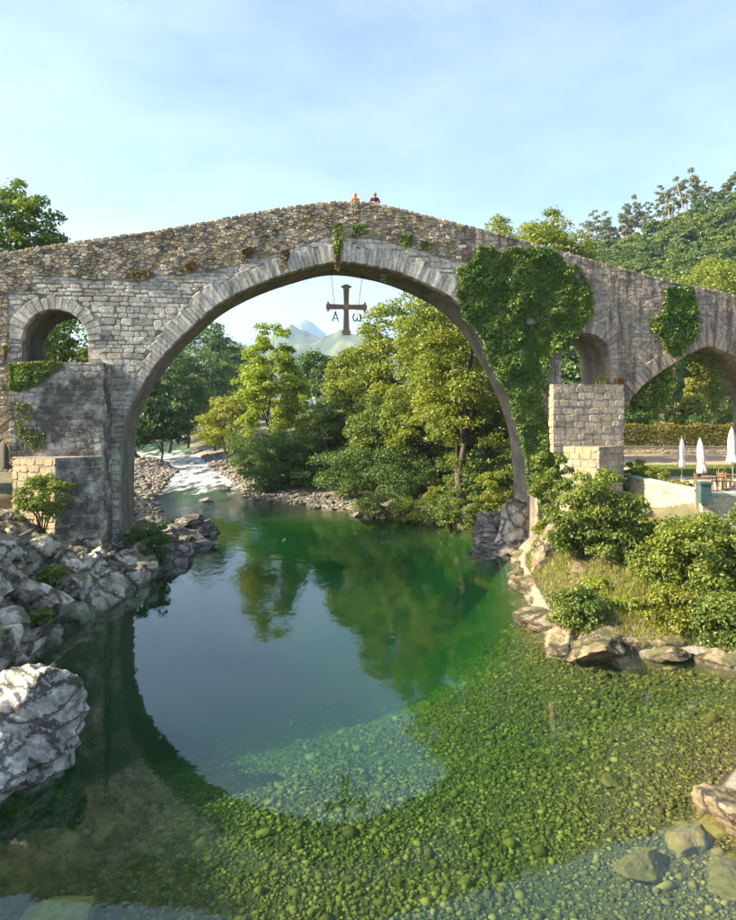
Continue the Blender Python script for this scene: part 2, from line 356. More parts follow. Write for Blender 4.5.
# ground material: soil, leaf litter, gravel by height above the water and slope
gm, gnt, N, L = newmat('ground')
geo = N('NewGeometry'); sx = N('SeparateXYZ'); L(geo.outputs['Position'], sx.inputs[0])
n1 = N('TexNoise'); n1.inputs['Scale'].default_value = .9; n1.inputs['Detail'].default_value = 8; L(geo.outputs['Position'], n1.inputs['Vector'])
n2 = N('TexNoise'); n2.inputs['Scale'].default_value = 9; n2.inputs['Detail'].default_value = 8; n2.inputs['Roughness'].default_value = .7; L(geo.outputs['Position'], n2.inputs['Vector'])
soil = ramp(N('ValToRGB'), [(.3, (.075, .085, .03)), (.5, (.13, .12, .06)), (.7, (.20, .17, .10))]); L(n1.outputs['Fac'], soil.inputs['Fac'])
grav = ramp(N('ValToRGB'), [(.3, (.10, .09, .06)), (.55, (.27, .24, .19)), (.75, (.40, .37, .31))]); L(n2.outputs['Fac'], grav.inputs['Fac'])
mr = N('MapRange'); mr.inputs['From Min'].default_value = .5; mr.inputs['From Max'].default_value = 1.4; L(sx.outputs['Z'], mr.inputs['Value'])
c1 = mixc(N, L, mr.outputs[0], grav.outputs['Color'], soil.outputs['Color'])
mb = N('MapRange'); mb.inputs['From Min'].default_value = -.05; mb.inputs['From Max'].default_value = .12; L(sx.outputs['Z'], mb.inputs['Value'])
bedc = ramp(N('ValToRGB'), [(.3, (.03, .028, .01)), (.6, (.075, .068, .024)), (.75, (.12, .11, .04))]); L(n2.outputs['Fac'], bedc.inputs['Fac'])
c2 = mixc(N, L, mb.outputs[0], bedc.outputs['Color'], c1)
bs = N('BsdfPrincipled'); bs.inputs['Roughness'].default_value = .95; L(c2, bs.inputs['Base Color'])
bp = N('Bump'); bp.inputs['Strength'].default_value = .6; bp.inputs['Distance'].default_value = .1; L(n2.outputs['Fac'], bp.inputs['Height']); L(bp.outputs[0], bs.inputs['Normal'])
out = N('OutputMaterial'); L(bs.outputs[0], out.inputs[0])
xs = axis((-6000, -600, 600), (-600, -120, 20), (-120, -32, 4), (-32, 36, .45), (36, 120, 3), (120, 600, 16), (600, 6001, 600))
ys = axis((-600, -20, 40), (-20, 2, 4), (2, 82, .45), (82, 200, 3), (200, 620, 12), (620, 7001, 580))
grid('ground', xs, ys, terr, gm, kind='structure')

# ------------------------------------------------------------------ water: clear green pool, rapids upstream
wm, wnt, N, L = newmat('river_water')
geo = N('NewGeometry'); sx = N('SeparateXYZ'); L(geo.outputs['Position'], sx.inputs[0])
def maprange(a, b, c, d):
    m = N('MapRange'); m.interpolation_type = 'SMOOTHSTEP'
    for k, v in zip(('From Min', 'From Max', 'To Min', 'To Max'), (a, b, c, d)): m.inputs[k].default_value = v
    L(sx.outputs['Y'], m.inputs['Value']); return m.outputs[0]
mp = N('Mapping'); mp.inputs['Scale'].default_value = (1.0, .55, 1); L(geo.outputs['Position'], mp.inputs['Vector'])
w1 = N('TexNoise'); w1.inputs['Scale'].default_value = 2.2; w1.inputs['Detail'].default_value = 4; L(mp.outputs[0], w1.inputs['Vector'])
w2 = N('TexNoise'); w2.inputs['Scale'].default_value = 1.1; w2.inputs['Detail'].default_value = 6; w2.inputs['Roughness'].default_value = .6; L(mp.outputs[0], w2.inputs['Vector'])
b1 = N('Bump'); L(maprange(8, 60, .010, .05), b1.inputs['Strength']); b1.inputs['Distance'].default_value = .35; L(w1.outputs['Fac'], b1.inputs['Height'])
b2 = N('Bump'); L(maprange(48, 78, 0, 1.0), b2.inputs['Strength']); b2.inputs['Distance'].default_value = 2.2; L(w2.outputs['Fac'], b2.inputs['Height']); L(b1.outputs[0], b2.inputs['Normal'])
fr = N('Fresnel'); L(b2.outputs[0], fr.inputs['Normal'])
ior = N('MapRange'); ior.inputs['To Min'].default_value = 1.65; ior.inputs['To Max'].default_value = 1 / 1.65; L(geo.outputs['Backfacing'], ior.inputs['Value']); L(ior.outputs[0], fr.inputs['IOR'])   # the same reflectance from either side
gl = N('BsdfGlossy'); gl.inputs['Roughness'].default_value = .015; L(b2.outputs[0], gl.inputs['Normal'])
tr = N('BsdfTransparent')
mx = N('MixShader'); L(fr.outputs[0], mx.inputs[0]); L(tr.outputs[0], mx.inputs[1]); L(gl.outputs[0], mx.inputs[2])
# white water of the rapids; nearer bands also paint sky shine on ripples
mpf = N('Mapping'); mpf.inputs['Scale'].default_value = (.5, .12, 1); L(geo.outputs['Position'], mpf.inputs['Vector'])
f1 = N('TexNoise'); f1.inputs['Scale'].default_value = 1.6; f1.inputs['Detail'].default_value = 9; f1.inputs['Roughness'].default_value = .7; L(mpf.outputs[0], f1.inputs['Vector'])
fa = N('Attribute'); fa.attribute_name = 'foam_shine'
ma = N('Math'); ma.operation = 'MULTIPLY_ADD'; ma.inputs[1].default_value = .34; L(fa.outputs['Fac'], ma.inputs[0]); L(f1.outputs['Fac'], ma.inputs[2])
rf = ramp(N('ValToRGB'), [(.66, (0, 0, 0)), (.84, (.85, .85, .85))]); L(ma.outputs[0], rf.inputs['Fac'])
fd = N('BsdfDiffuse'); fd.inputs['Color'].default_value = (.75, .78, .8, 1)
mf = N('MixShader'); L(rf.outputs['Color'], mf.inputs[0]); L(mx.outputs[0], mf.inputs[1]); L(fd.outputs[0], mf.inputs[2])
va = N('VolumeAbsorption'); va.inputs['Color'].default_value = (.48, .82, .44, 1); va.inputs['Density'].default_value = .50
vs = N('VolumeScatter'); vs.inputs['Color'].default_value = (.22, .75, .62, 1); vs.inputs['Density'].default_value = .015
av = N('AddShader'); L(va.outputs[0], av.inputs[0]); L(vs.outputs[0], av.inputs[1])
out = N('OutputMaterial'); L(mf.outputs[0], out.inputs['Surface']); L(av.outputs[0], out.inputs['Volume'])
wx = axis((-210, -70, 7), (-70, -20, 1.5), (-20, 20.1, 1.0)); wy = axis((-39, 40, 4), (40, 240, 2.0), (240, 421, 10))
XX, YY = np.meshgrid(wx, wy); ZZ = water_z(XX, YY); ny, nx = XX.shape
V = np.stack([XX, YY, ZZ], -1).reshape(-1, 3); Vb = V.copy(); Vb[:, 2] = -7
ii = (np.arange(ny - 1)[:, None] * nx + np.arange(nx - 1)[None]).ravel()
q = np.stack([ii, ii + 1, ii + nx + 1, ii + nx], -1); nv = len(V); qb = (q + nv)[:, ::-1]; ed = []
for a, b in [(np.arange(nx - 1), np.arange(1, nx)), (np.arange(1, nx) + (ny - 1) * nx, np.arange(nx - 1) + (ny - 1) * nx),
             (np.arange(1, ny) * nx, np.arange(ny - 1) * nx), (np.arange(ny - 1) * nx + nx - 1, np.arange(1, ny) * nx + nx - 1)]:
    ed.append(np.stack([a, a + nv, b + nv, b], -1))
wme = mesh_np('river', np.concatenate([V, Vb]), np.concatenate([q, qb] + ed))
foam_shine = np.exp(-((V[:, 1] - 180) / 24) ** 2) * 1.2 + .85 * np.exp(-((V[:, 1] - 112) / 22) ** 2) + .66 * np.exp(-((V[:, 1] - 80) / 15) ** 2)  # far band is the rapids, the nearer two add painted ripple shine
at = wme.attributes.new('foam_shine', 'FLOAT', 'POINT'); at.data.foreach_set('value', np.concatenate([foam_shine, foam_shine * 0]).astype(np.float32))
obj('river', wme, wm, kind='structure')

# ------------------------------------------------------------------ far mountains
def ridge_line(X, Y, Yc, prof, wf, wb):
    P = np.array([D(px, py, Yc) for px, py in prof]); h = np.interp(X, P[:, 0], P[:, 2])
    return h * np.where(Y < Yc, np.clip(1 - (Yc - Y) / wf, 0, 1) ** 1.15, np.exp(-((Y - Yc) / wb) ** 2))
def mountain(X, Y):
    wp = 90 * (fbm(np.stack([X / 220, Y / 220, X * 0], -1), 4) - .5); Yw = Y + 2.2 * wp
    h = np.maximum(ridge_line(X + wp, Yw, 2400, [(-200, 372), (100, 362), (220, 352), (255, 346), (280, 352), (300, 345), (316, 336), (331, 328), (345, 325), (360, 331), (400, 344), (480, 352), (700, 350), (1000, 380)], 520, 350),
                   ridge_line(X + wp, Yw, 3100, [(-200, 360), (120, 352), (220, 345), (250, 338), (270, 329), (284, 322), (291, 318), (300, 324), (309, 328), (330, 336), (420, 342), (600, 340), (1000, 370)], 600, 400))
    r = ridged(np.stack([X / 170, Y / 260, X * 0 + 3], -1), 6) - .66
    return h * (1 + .16 * r) + 34 * r * sstep(h, 10, 140) - 12
mm = plain_mat('mountain_green', (.02, .045, .02), .95, .6, .011, col2=(.15, .17, .055))
grid('mountain', np.arange(-1700, 1100, 11.), np.arange(2000, 3600, 20.), mountain, mm, kind='structure')
def far_range(X, Y):
    c = D(306, 314, 5600); h = c[2] * np.exp(-np.abs((X - c[0]) / 420) ** 1.4) * np.exp(-((Y - 5600) / 700) ** 2)
    c2 = D(215, 338, 5600); h = np.maximum(h, c2[2] * np.exp(-((X - c2[0]) / 900) ** 2) * np.exp(-((Y - 5600) / 700) ** 2))
    r = ridged(np.stack([X / 500, Y / 500, X * 0 + 8], -1), 5) - .62
    return h * (1 + .25 * r) - 12
grid('mountain_range', np.arange(-3500, 2500, 50.), np.arange(4700, 6600, 60.), far_range, mm, kind='structure')

# ------------------------------------------------------------------ masonry
def smooth_line(pts, step):
    P = np.array(pts, float); out = []
    for i in range(len(P) - 1):
        p0, p1, p2, p3 = P[max(i - 1, 0)], P[i], P[i + 1], P[min(i + 2, len(P) - 1)]
        for t in np.linspace(0, 1, 12, endpoint=False):
            out.append(.5 * ((2 * p1) + (-p0 + p2) * t + (2 * p0 - 5 * p1 + 4 * p2 - p3) * t * t + (-p0 + 3 * p1 - 3 * p2 + p3) * t ** 3))
    out.append(P[-1]); out = np.array(out); s = np.concatenate([[0], np.cumsum(np.hypot(*np.diff(out, axis=0).T))])
    n = max(2, int(round(s[-1] / step))); q = np.linspace(0, s[-1], n + 1)
    return np.stack([np.interp(q, s, out[:, 0]), np.interp(q, s, out[:, 1])], -1)
OCT = np.array([(-1, -.6), (-.72, -1), (.72, -1), (1, -.6), (1, .6), (.72, 1), (-.72, 1), (-1, .6)])
def stone_faces(n):
    f = [(k, (k + 1) % n, n + (k + 1) % n, n + k) for k in range(n)] + [(n + k, n + (k + 1) % n, 2 * n + (k + 1) % n, 2 * n + k) for k in range(n)]
    a, b = 0, n - 1
    while b - a >= 3: f.append((2 * n + a, 2 * n + a + 1, 2 * n + b - 1, 2 * n + b)); a += 1; b -= 1
    return np.array(f)[:, ::-1]
QFN = {8: stone_faces(8), 12: stone_faces(12)}
def lay(region, u0, u1, z0, z1, ch, sw, gap=.02, proud=(.01, .05), rough=.10, r=None, dip=0.0):
    """courses of stones in a wall plane; returns list of (centre, half size, octagon (8,2), proud)"""
    r = r or rng; out = []; z = z0
    while z < z1:
        h = r.uniform(*ch); u = u0 - r.uniform(0, sw[1])
        while u < u1:
            w = r.uniform(*sw); hh = h * r.uniform(.86, 1.0)
            c = np.array([u + w / 2, z + h / 2 + r.uniform(-.12, .12) * h * dip])
            s = np.array([w / 2 - gap, hh / 2 - gap])
            o = OCT * s * (1 + r.uniform(-rough, rough * .4, (8, 2))) + c
            o[:, 1] += (o[:, 0] - c[0]) * r.uniform(-1, 1) * rough * .5
            out.append((c, s, o, r.uniform(*proud))); u += w
        z += h
    return cut(out, region)
def cut(out, region):
    C = np.array([o[0] for o in out]); out = [o for o, k in zip(out, region(C)) if k]
    C = np.array([o[0] for o in out]); A = np.array([o[2] for o in out]); f = np.ones(A.shape[:2])
    for t in (.85, .7, .55, .4, .25):
        bad = ~region(C[:, None] + (A - C[:, None]) * f[..., None]); f = np.where(bad, t, f)
    A = C[:, None] + (A - C[:, None]) * f[..., None]
    return [(o[0], (a.max(0) - a.min(0)) / 2, a, o[3]) for o, a in zip(out, A)]
def cells(region, u0, u1, z0, z1, w, h, gap=.02, proud=(.0, .08), drop=.22, jit=.42):
    """irregular rubble: cells around jittered points, returned like lay()"""
    nu, nz = int((u1 - u0) / w), int((z1 - z0) / h); I, J = np.meshgrid(np.arange(nu), np.arange(nz))
    P = np.stack([u0 + (I + .5 * (J % 2) + rng.uniform(-jit, jit, I.shape)) * w, z0 + (J + .5 + rng.uniform(-jit, jit, I.shape)) * h], -1).reshape(-1, 2)
    P = P[rng.random(len(P)) > drop]; P = P[region(P)]; q = P / (w, h); th = np.linspace(0, 2 * np.pi, 12, endpoint=False) + .2
    DD = np.stack([np.cos(th), np.sin(th)], -1); out = []
    for k in range(0, len(P), 400):
        a = q[k:k + 400]; d = q[None] - a[:, None]; d2 = (d ** 2).sum(-1); idx = np.argsort(d2, 1)[:, 1:15]
        dn = np.take_along_axis(d, idx[..., None], 1); d2n = np.take_along_axis(d2, idx, 1)
        dot = np.einsum('ijk,lk->ijl', dn, DD); rr = np.where(dot > .02, d2n[..., None] / 2 / np.maximum(dot, .02), 9).min(1); rr = np.minimum(rr, 1.1)
        O = P[k:k + 400][:, None] + rr[..., None] * DD[None] * (w, h)
        for c, o in zip(P[k:k + 400], O):
            v = o - c; ln = np.linalg.norm(v, axis=1)[:, None]; o = c + v * np.maximum(.35, 1 - gap / np.maximum(ln, .02)); s = (o.max(0) - o.min(0)) / 2
            out.append((c, s, o, rng.uniform(*proud)))
    return cut(out, region)
def stone_geo(st, place):
    """place(a, depth, z) -> world; returns V (24,3)"""
    c, s, o, p = st; ins = c + (o - c) * (1 - min(.25, .022 / max(s.min(), .03)))
    n = len(o); A = np.concatenate([o, o, ins]); dep = np.concatenate([np.full(n, .12), np.full(n, -p * .35), np.full(n, -p)])
    return place(A[:, 0], dep, A[:, 1])
PIECES = []            # (area, stone, place, mat, parent): the largest become parts of their own

# ------------------------------------------------------------------ the bridge
T = 3.9
bridge = obj('stone_bridge', None, loc=W(0, 0, 0), label='old humpbacked stone bridge with one tall arch spanning the green river', cat='bridge')
def bpart(name, me, mat, parent=None, **kw):
    o = obj(name, me, mat, **kw); p = parent or bridge
    o.parent = p; o.matrix_parent_inverse = Vector((0, 0, 0)) and p.matrix_basis.inverted() if False else o.matrix_parent_inverse
    return o
bridge.location = (0, 0, 0)
MAIN = [B(*p) for p in [(119, 575), (119, 545), (119.5, 490), (121, 450), (124, 425), (132, 403), (146, 378), (166, 352), (190, 328), (217, 305), (250, 287), (291, 272), (335, 262),
        (376, 266.5), (410, 276.5), (444, 292.5), (464, 307), (483, 328), (500, 357), (515, 386), (526, 413), (533, 440), (537, 480), (538, 520), (538, 575)]]
main_l = smooth_line(MAIN, .225)
RARCH = [B(*p) for p in [(624, 480), (624, 430), (625, 408), (636, 393), (653, 377), (684, 357), (708, 345)]]
RARCH2 = [B(*p) for p in [(708, 345), (736, 357), (760, 376), (772, 393), (776, 410), (777, 440), (777, 490)]]
r_l = np.concatenate([smooth_line(RARCH, .3), smooth_line(RARCH2, .3)[1:]])
l_l = smooth_line([B(*p) for p in [(-130, 520), (-129, 470), (-120, 432), (-100, 412), (-70, 402), (-40, 405), (-18, 415), (-2, 430), (8, 447), (13, 470), (13.5, 520)]], .3)
def small_arch(pxl, pxr, pytop, pysill):
    a = B(pxl, pysill); b = B(pxr, pysill); t = B((pxl + pxr) / 2, pytop); r = (b[0] - a[0]) / 2; cz = t[1] - r; cu = (a[0] + b[0]) / 2
    arc = [(cu - r * math.cos(th), cz + r * math.sin(th)) for th in np.linspace(0, math.pi, 19)]
    return np.array([(a[0], a[1] - .02)] + arc + [(b[0], b[1] - .02)]), (cu, cz, r)
hl_l, hl_c = small_arch(22, 88, 309, 364)
hr_l, hr_c = small_arch(561, 611, 333, 385)
PAR = smooth_line([B(*p) for p in [(-260, 300), (-130, 276), (0, 254), (70, 243), (163, 230), (250, 214), (300, 205.5), (345, 202), (380, 204.5), (430, 217), (488, 231.5), (540, 246), (601, 263), (665, 280), (736, 296),
       (820, 318), (960, 352)]], .5)
def par_z(u): return np.interp(u, PAR[:, 0], PAR[:, 1])
UL, UR = PAR[0, 0], PAR[-1, 0]
deck = [(u, z - .95) for u, z in PAR]
outer = [(UL, -1.2)] + deck + [(UR, -1.2)]
def drop(l): l = [tuple(p) for p in l]; l[0] = (l[0][0], -1.2); l[-1] = (l[-1][0], -1.2); return l
outline = np.array(outer + drop(r_l)[::-1] + drop(main_l)[::-1] + drop(l_l)[::-1])
full = np.array([(UL, -1.2)] + [tuple(p) for p in PAR] + [(UR, -1.2)] + drop(r_l)[::-1] + drop(main_l)[::-1] + drop(l_l)[::-1])
loops = [outline, hl_l, hr_l]
def extrude(loops, v0, v1, name):
    pts = np.concatenate(loops); tri = tessellate_polygon([[Vector((p[0], p[1], 0)) for p in l] for l in loops]); n = len(pts)
    V = np.concatenate([Wn(pts[:, 0], v0, pts[:, 1]), Wn(pts[:, 0], v1, pts[:, 1])])
    Fc = [t for t in tri] + [tuple(i + n for i in t)[::-1] for t in tri]; k = 0
    for l in loops:
        m = len(l); Fc += [(k + i, k + (i + 1) % m, n + k + (i + 1) % m, n + k + i) for i in range(m)]; k += m
    me = mesh_py(name, V, Fc)
    import bmesh
    bm = bmesh.new(); bm.from_mesh(me); bmesh.ops.recalc_face_normals(bm, faces=bm.faces); bm.to_mesh(me); bm.free(); return me
bpart('wall', extrude(loops, .02, T, 'wall'), SM['core'])
pst = np.concatenate([PAR, np.array(deck)[::-1] - (0, .02)])
for v0, v1 in ((.02, .45), (T - .45, T)):
    p2 = pst.copy(); p2[:len(PAR), 1] -= .06
    bpart('parapet', extrude([p2], v0 + .003, v1 - .003, 'parapet'), SM['core'])
front = lambda a, d, z: Wn(a, d, z)

# arch rings
def ring(line, thick, d0, d1, mat, jit=.08, keep=None, nm='voussoir', shrink=.03, taper=None):
    line = np.asarray(line); t = np.gradient(line, axis=0); t /= np.linalg.norm(t, axis=1)[:, None]; nrm = np.stack([-t[:, 1], t[:, 0]], -1)
    for i in range(len(line) - 1):
        mid = (line[i] + line[i + 1]) / 2
        if keep and not keep(mid): continue
        a, b = line[i] + (line[i + 1] - line[i]) * shrink, line[i + 1] - (line[i + 1] - line[i]) * shrink
        th = thick * (1 + rng.uniform(-jit, jit)) * (taper(mid[1]) if taper else 1); p = rng.uniform(.0, .05); e = rng.uniform(-.01, .025)
        q = np.array([a - nrm[i] * e, b - nrm[i + 1] * e, b + nrm[i + 1] * th, a + nrm[i] * th])
        c = q.mean(0); qi = c + (q - c) * (.86, .94) if False else c + (q - c) * .93
        V = np.concatenate([Wn(q[:, 0], d1, q[:, 1]), Wn(q[:, 0], d0 - p * .3, q[:, 1]), Wn(qi[:, 0], d0 - p - .02, qi[:, 1])])
        Fc = [(0, 1, 2, 3)] + [(k, 4 + k, 4 + (k + 1) % 4, (k + 1) % 4) for k in range(4)] + [(4 + k, 8 + k, 8 + (k + 1) % 4, 4 + (k + 1) % 4) for k in range(4)] + [(11, 10, 9, 8)]
        bpart(nm, mesh_py(nm, V, Fc), mat)
zs = B(119, 392)[1]
tap = lambda z: .3 + .7 * sstep(z, zs - .2, zs + 3.0)
ring(main_l, .98, .012, .5, SM['ring'], keep=lambda m: m[1] > zs, taper=tap, jit=.2, shrink=.02)
ring(r_l, .85, .0, .5, SM['weather'], keep=lambda m: m[1] > 7.4)
ring(hl_l[1:-1], .68, .0, .45, SM['ashlar'], jit=.15)
ring(hr_l[1:-1], .85, .0, .45, SM['weather'], jit=.15)
ring(l_l[::1], .7, .0, .45, SM['rubble'], keep=lambda m: m[1] > 6)

# soffit courses of the tall arch and of the side arches
def soffit(line, keep, mat, nm):
    V = []; t = np.gradient(line, axis=0); t /= np.linalg.norm(t, axis=1)[:, None]; nrm = np.stack([-t[:, 1], t[:, 0]], -1); step = 2
    for i in range(0, len(line) - step, step):
        if not keep(line[i]): continue
        v = .48
        while v < T - .02:
            w = min(rng.uniform(.4, .85), T - .02 - v); p = rng.uniform(.0, .012)
            a, b = line[i], line[i + step]; g = .003
            d = (b - a) / np.linalg.norm(b - a); a2, b2 = a + d * g, b - d * g
            for (q, nn, vv, pr) in [(a2, nrm[i], v + g, -.1), (b2, nrm[i + step], v + g, -.1), (b2, nrm[i + step], v + w - g, -.1), (a2, nrm[i], v + w - g, -.1),
                                    (a2, nrm[i], v + g, p), (b2, nrm[i + step], v + g, p), (b2, nrm[i + step], v + w - g, p), (a2, nrm[i], v + w - g, p)]:
                pt = q - nn * pr; V.append(W(pt[0], vv, pt[1]))
            v += w
    n = len(V) // 8; f = np.array([(4, 5, 6, 7), (0, 1, 5, 4), (1, 2, 6, 5), (2, 3, 7, 6), (3, 0, 4, 7)])
    bpart('soffit_masonry', mesh_np(nm, np.array(V), (f[None] + 8 * np.arange(n)[:, None, None]).reshape(-1, 4)), mat, kind='stuff')
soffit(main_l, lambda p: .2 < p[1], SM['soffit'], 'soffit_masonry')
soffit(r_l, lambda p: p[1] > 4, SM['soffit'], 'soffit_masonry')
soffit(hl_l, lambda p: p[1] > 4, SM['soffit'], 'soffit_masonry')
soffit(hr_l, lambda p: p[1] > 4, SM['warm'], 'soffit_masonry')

# wall stones, by zone
ASH = np.array([B(*p) for p in [(-300, 330), (0, 292), (28, 292), (34, 276), (110, 280), (200, 273), (250, 262), (300, 246), (335, 234), (380, 240), (420, 250), (455, 262)]])
UW = B(462, 300)[0]; UX = B(8, 400)[0]
PB = [[(9, 361), (105, 361), (105, 600), (9, 600)], [(551, 383), (625, 383), (625, 500), (551, 500)]]
PBw = [np.array([B(*p) for p in q]) for q in PB]
def free(P):
    ok = in_poly(P, full) & (P[..., 1] < par_z(P[..., 0]) - .03)
    ok &= ~((dist_line(P, main_l) < .84 * tap(P[..., 1])) & (P[..., 1] > zs))
    ok &= ~((dist_line(P, r_l) < .78) & (P[..., 1] > 7.2))
    ok &= ~((dist_line(P, l_l) < .65) & (P[..., 1] > 6))
    for l, c, t in ((hl_l, hl_c, .62), (hr_l, hr_c, .78)):
        ok &= ~in_poly(P, l); ok &= ~((np.hypot(P[..., 0] - c[0], P[..., 1] - c[1]) < c[2] + t) & (P[..., 1] > c[1]))
    for q in PBw: ok &= ~in_poly(P, q)
    return ok
ash_z = lambda u: np.interp(u, ASH[:, 0], ASH[:, 1])
u0, u1 = B(-90, 300)[0], B(800, 300)[0]
z_rub = lambda P: free(P) & (P[..., 0] < UW) & ((P[..., 1] > ash_z(P[..., 0])) | (P[..., 0] < UX))
z_ash = lambda P: free(P) & (P[..., 0] < UW) & (P[..., 1] < ash_z(P[..., 0])) & (P[..., 0] > UX)
z_wea = lambda P: free(P) & (P[..., 0] > UW)
def put(sts, place, mat, parent=None, split=True):
    for s in sts: PIECES.append((s[1][0] * s[1][1] * (1.0 if split else 0), s, place, mat, parent))
def put_mixed(sts):
    for s in sts:
        u_, z_ = s[0]; q = sstep(u_ + 2.4 * (float(fbm(np.array([u_ * .8, z_ * .8, 3.0]), 3)) - .5) + .6 * rng.normal(), UW - 2.2, UW + 1.6)
        PIECES.append((s[1][0] * s[1][1], s, front, SM['weather'] if rng.random() < q else SM['rubble'], None))
put_mixed(cells(z_rub, u0, UW, 0, 20, .235, .15, .009, (.0, .07)))
put(lay(z_ash, u0, UW, .3, 20, (.17, .40), (.22, .85), .005, (.0, .022), .15, dip=1.3), front, SM['ashlar'])
put_mixed(cells(z_wea, UW, u1, 1, 20, .34, .22, .004, (.0, .032), .2, .36))
# coping along the parapet
sts = []; u = u0
while u < u1:
    w = rng.uniform(.18, .5); uc = u + w / 2; h = rng.uniform(.07, .10); z = float(par_z(uc)) - .03 + rng.uniform(-.015, .02); sl = float(par_z(uc + .2) - par_z(uc - .2)) / .4
    s = np.array([w / 2 - .012, h]); o = OCT * s * (1 + rng.uniform(-.12, .04, (8, 2))); o[:, 1] += o[:, 0] * sl; sts.append((np.array([uc, z]), s, o + (uc, z), rng.uniform(.0, .07))); u += w
def cap_place(a, d, z): return Wn(a, np.where(d > .1, .50, d), z)
for s in sts: PIECES.append((s[1][0] * s[1][1], s, cap_place, SM['rubble'] if s[0][0] < UW else SM['weather'], None))

# ------------------------------------------------------------------ piers: an upper square block and a lower pointed prow
def quad_place(p, q, n):
    p = np.array(p); q = np.array(q); L_ = np.hypot(*(q - p)); d = (q - p) / L_; n = np.array([d[1], -d[0]])
    if False: n = -n
    def pl(a, dep, z):
        a = np.asarray(a); P = p[None] + d[None] * a[:, None] - n[None] * np.asarray(dep)[:, None]
        return np.stack([P[:, 0], P[:, 1], z], -1)
    return pl, L_
def pier_prism(name, plan, z0, z1, mat, mats, ch, sw, top=True, z1b=None):
    """plan: world XY polygon, counter-clockwise seen from above; the first len(mats) edges carry stones"""
    plan = [np.array(p) for p in plan]; n = len(plan); cen = sum(plan) / n
    V = [(*(p + (cen - p) * .012), z) for z in (z0, z1 - .01) for p in plan]
    Fc = [tuple(range(n))[::-1], tuple(range(n, 2 * n))] + [(i, (i + 1) % n, n + (i + 1) % n, n + i) for i in range(n)]
    o = bpart(name, mesh_py(name, V, Fc), mat)
    for i, mt in enumerate(mats):
        if mt is None: continue
        pl, Lg = quad_place(plan[i], plan[(i + 1) % n], None)
        sts = lay(lambda P: (P[..., 0] > -.01) & (P[..., 0] < Lg + .01) & (P[..., 1] < z1), 0, Lg, z0, z1, ch, sw, .004, (.0, .028), .18, dip=1.3)
        # stones cut to the corner
        for s in sts: PIECES.append((s[1][0] * s[1][1], s, pl, mt, o))
    return o
def uv(u, v): return OB + UA * u + VA * v
# left pier
pu = 1.7
ul, zt = B(9, 361.5, -pu); ur, _ = B(104, 362, -pu); zm = B(55, 458, -pu)[1]
pier_prism('pier', [uv(ul, .3), uv(ul, -pu), uv(ur, -pu), uv(ur, .3)], zm - .3, zt, SM['core'], [SM['pier']] * 3, (.2, .40), (.24, .70))
pl_ = 3.1
ul2 = B(13, 458, -pu)[0]; uc2, zm2 = B(55, 458, -pl_); ur2 = B(104.5, 458, -pu)[0]
pier_prism('cutwater', [uv(ul2, -pu + .9), uv(ul2, -pu - .05), uv(uc2, -pl_), uv(ur2, -pu - .05), uv(ur2, .3), uv(ul2, .3)], .4, zm2, SM['core'],
           [SM['gold'], SM['gold'], SM['pier'], SM['pier']], (.28, .44), (.35, .8))  # left prow faces wear the painted sun gold
# right pier
pr = .8
ul3, zt3 = B(553, 384, -pr); ur3, _ = B(624, 384, -pr); zm3 = B(600, 447, -pr)[1]
pier_prism('pier', [uv(ul3, .3), uv(ul3, -pr), uv(ur3, -pr), uv(ur3, .3)], zm3 - .3, zt3, SM['core'], [SM['gold'], SM['warm'], SM['warm']], (.28, .42), (.3, .75))  # left side takes the sunlit colour
prr = 2.1
ul4 = B(563, 447, -pr)[0]; uc4, zm4 = B(599, 447, -prr); ur4 = B(622, 447, -pr)[0]
pier_prism('cutwater', [uv(ul4, -pr + .4), uv(ul4, -pr - .05), uv(uc4, -prr), uv(ur4, -pr - .05), uv(ur4, .3), uv(ul4, .3)], 1.2, zm4, SM['core'],
           [SM['gold'], SM['gold'], SM['warm'], SM['warm']], (.28, .42), (.35, .75))  # sun side painted gold, as on the other prow
# the largest stones are parts, the rest joined masonry
PIECES.sort(key=lambda t: -t[0])
rest = {}
for k, (ar, st, place, mat, par) in enumerate(PIECES):
    if k < 290: bpart('stone', mesh_np('stone', stone_geo(st, place), QFN[len(st[2])]), mat, parent=par)
    else: rest.setdefault((mat.name, par.name if par else '', len(st[2])), []).append((stone_geo(st, place), mat, par))
for (mn, _, ns), l in rest.items():
    V = np.concatenate([a[0] for a in l]); Fc = (QFN[ns][None] + 3 * ns * np.arange(len(l))[:, None, None]).reshape(-1, 4)
    bpart('masonry', mesh_np('masonry', V, Fc), l[0][1], parent=l[0][2], kind='stuff')

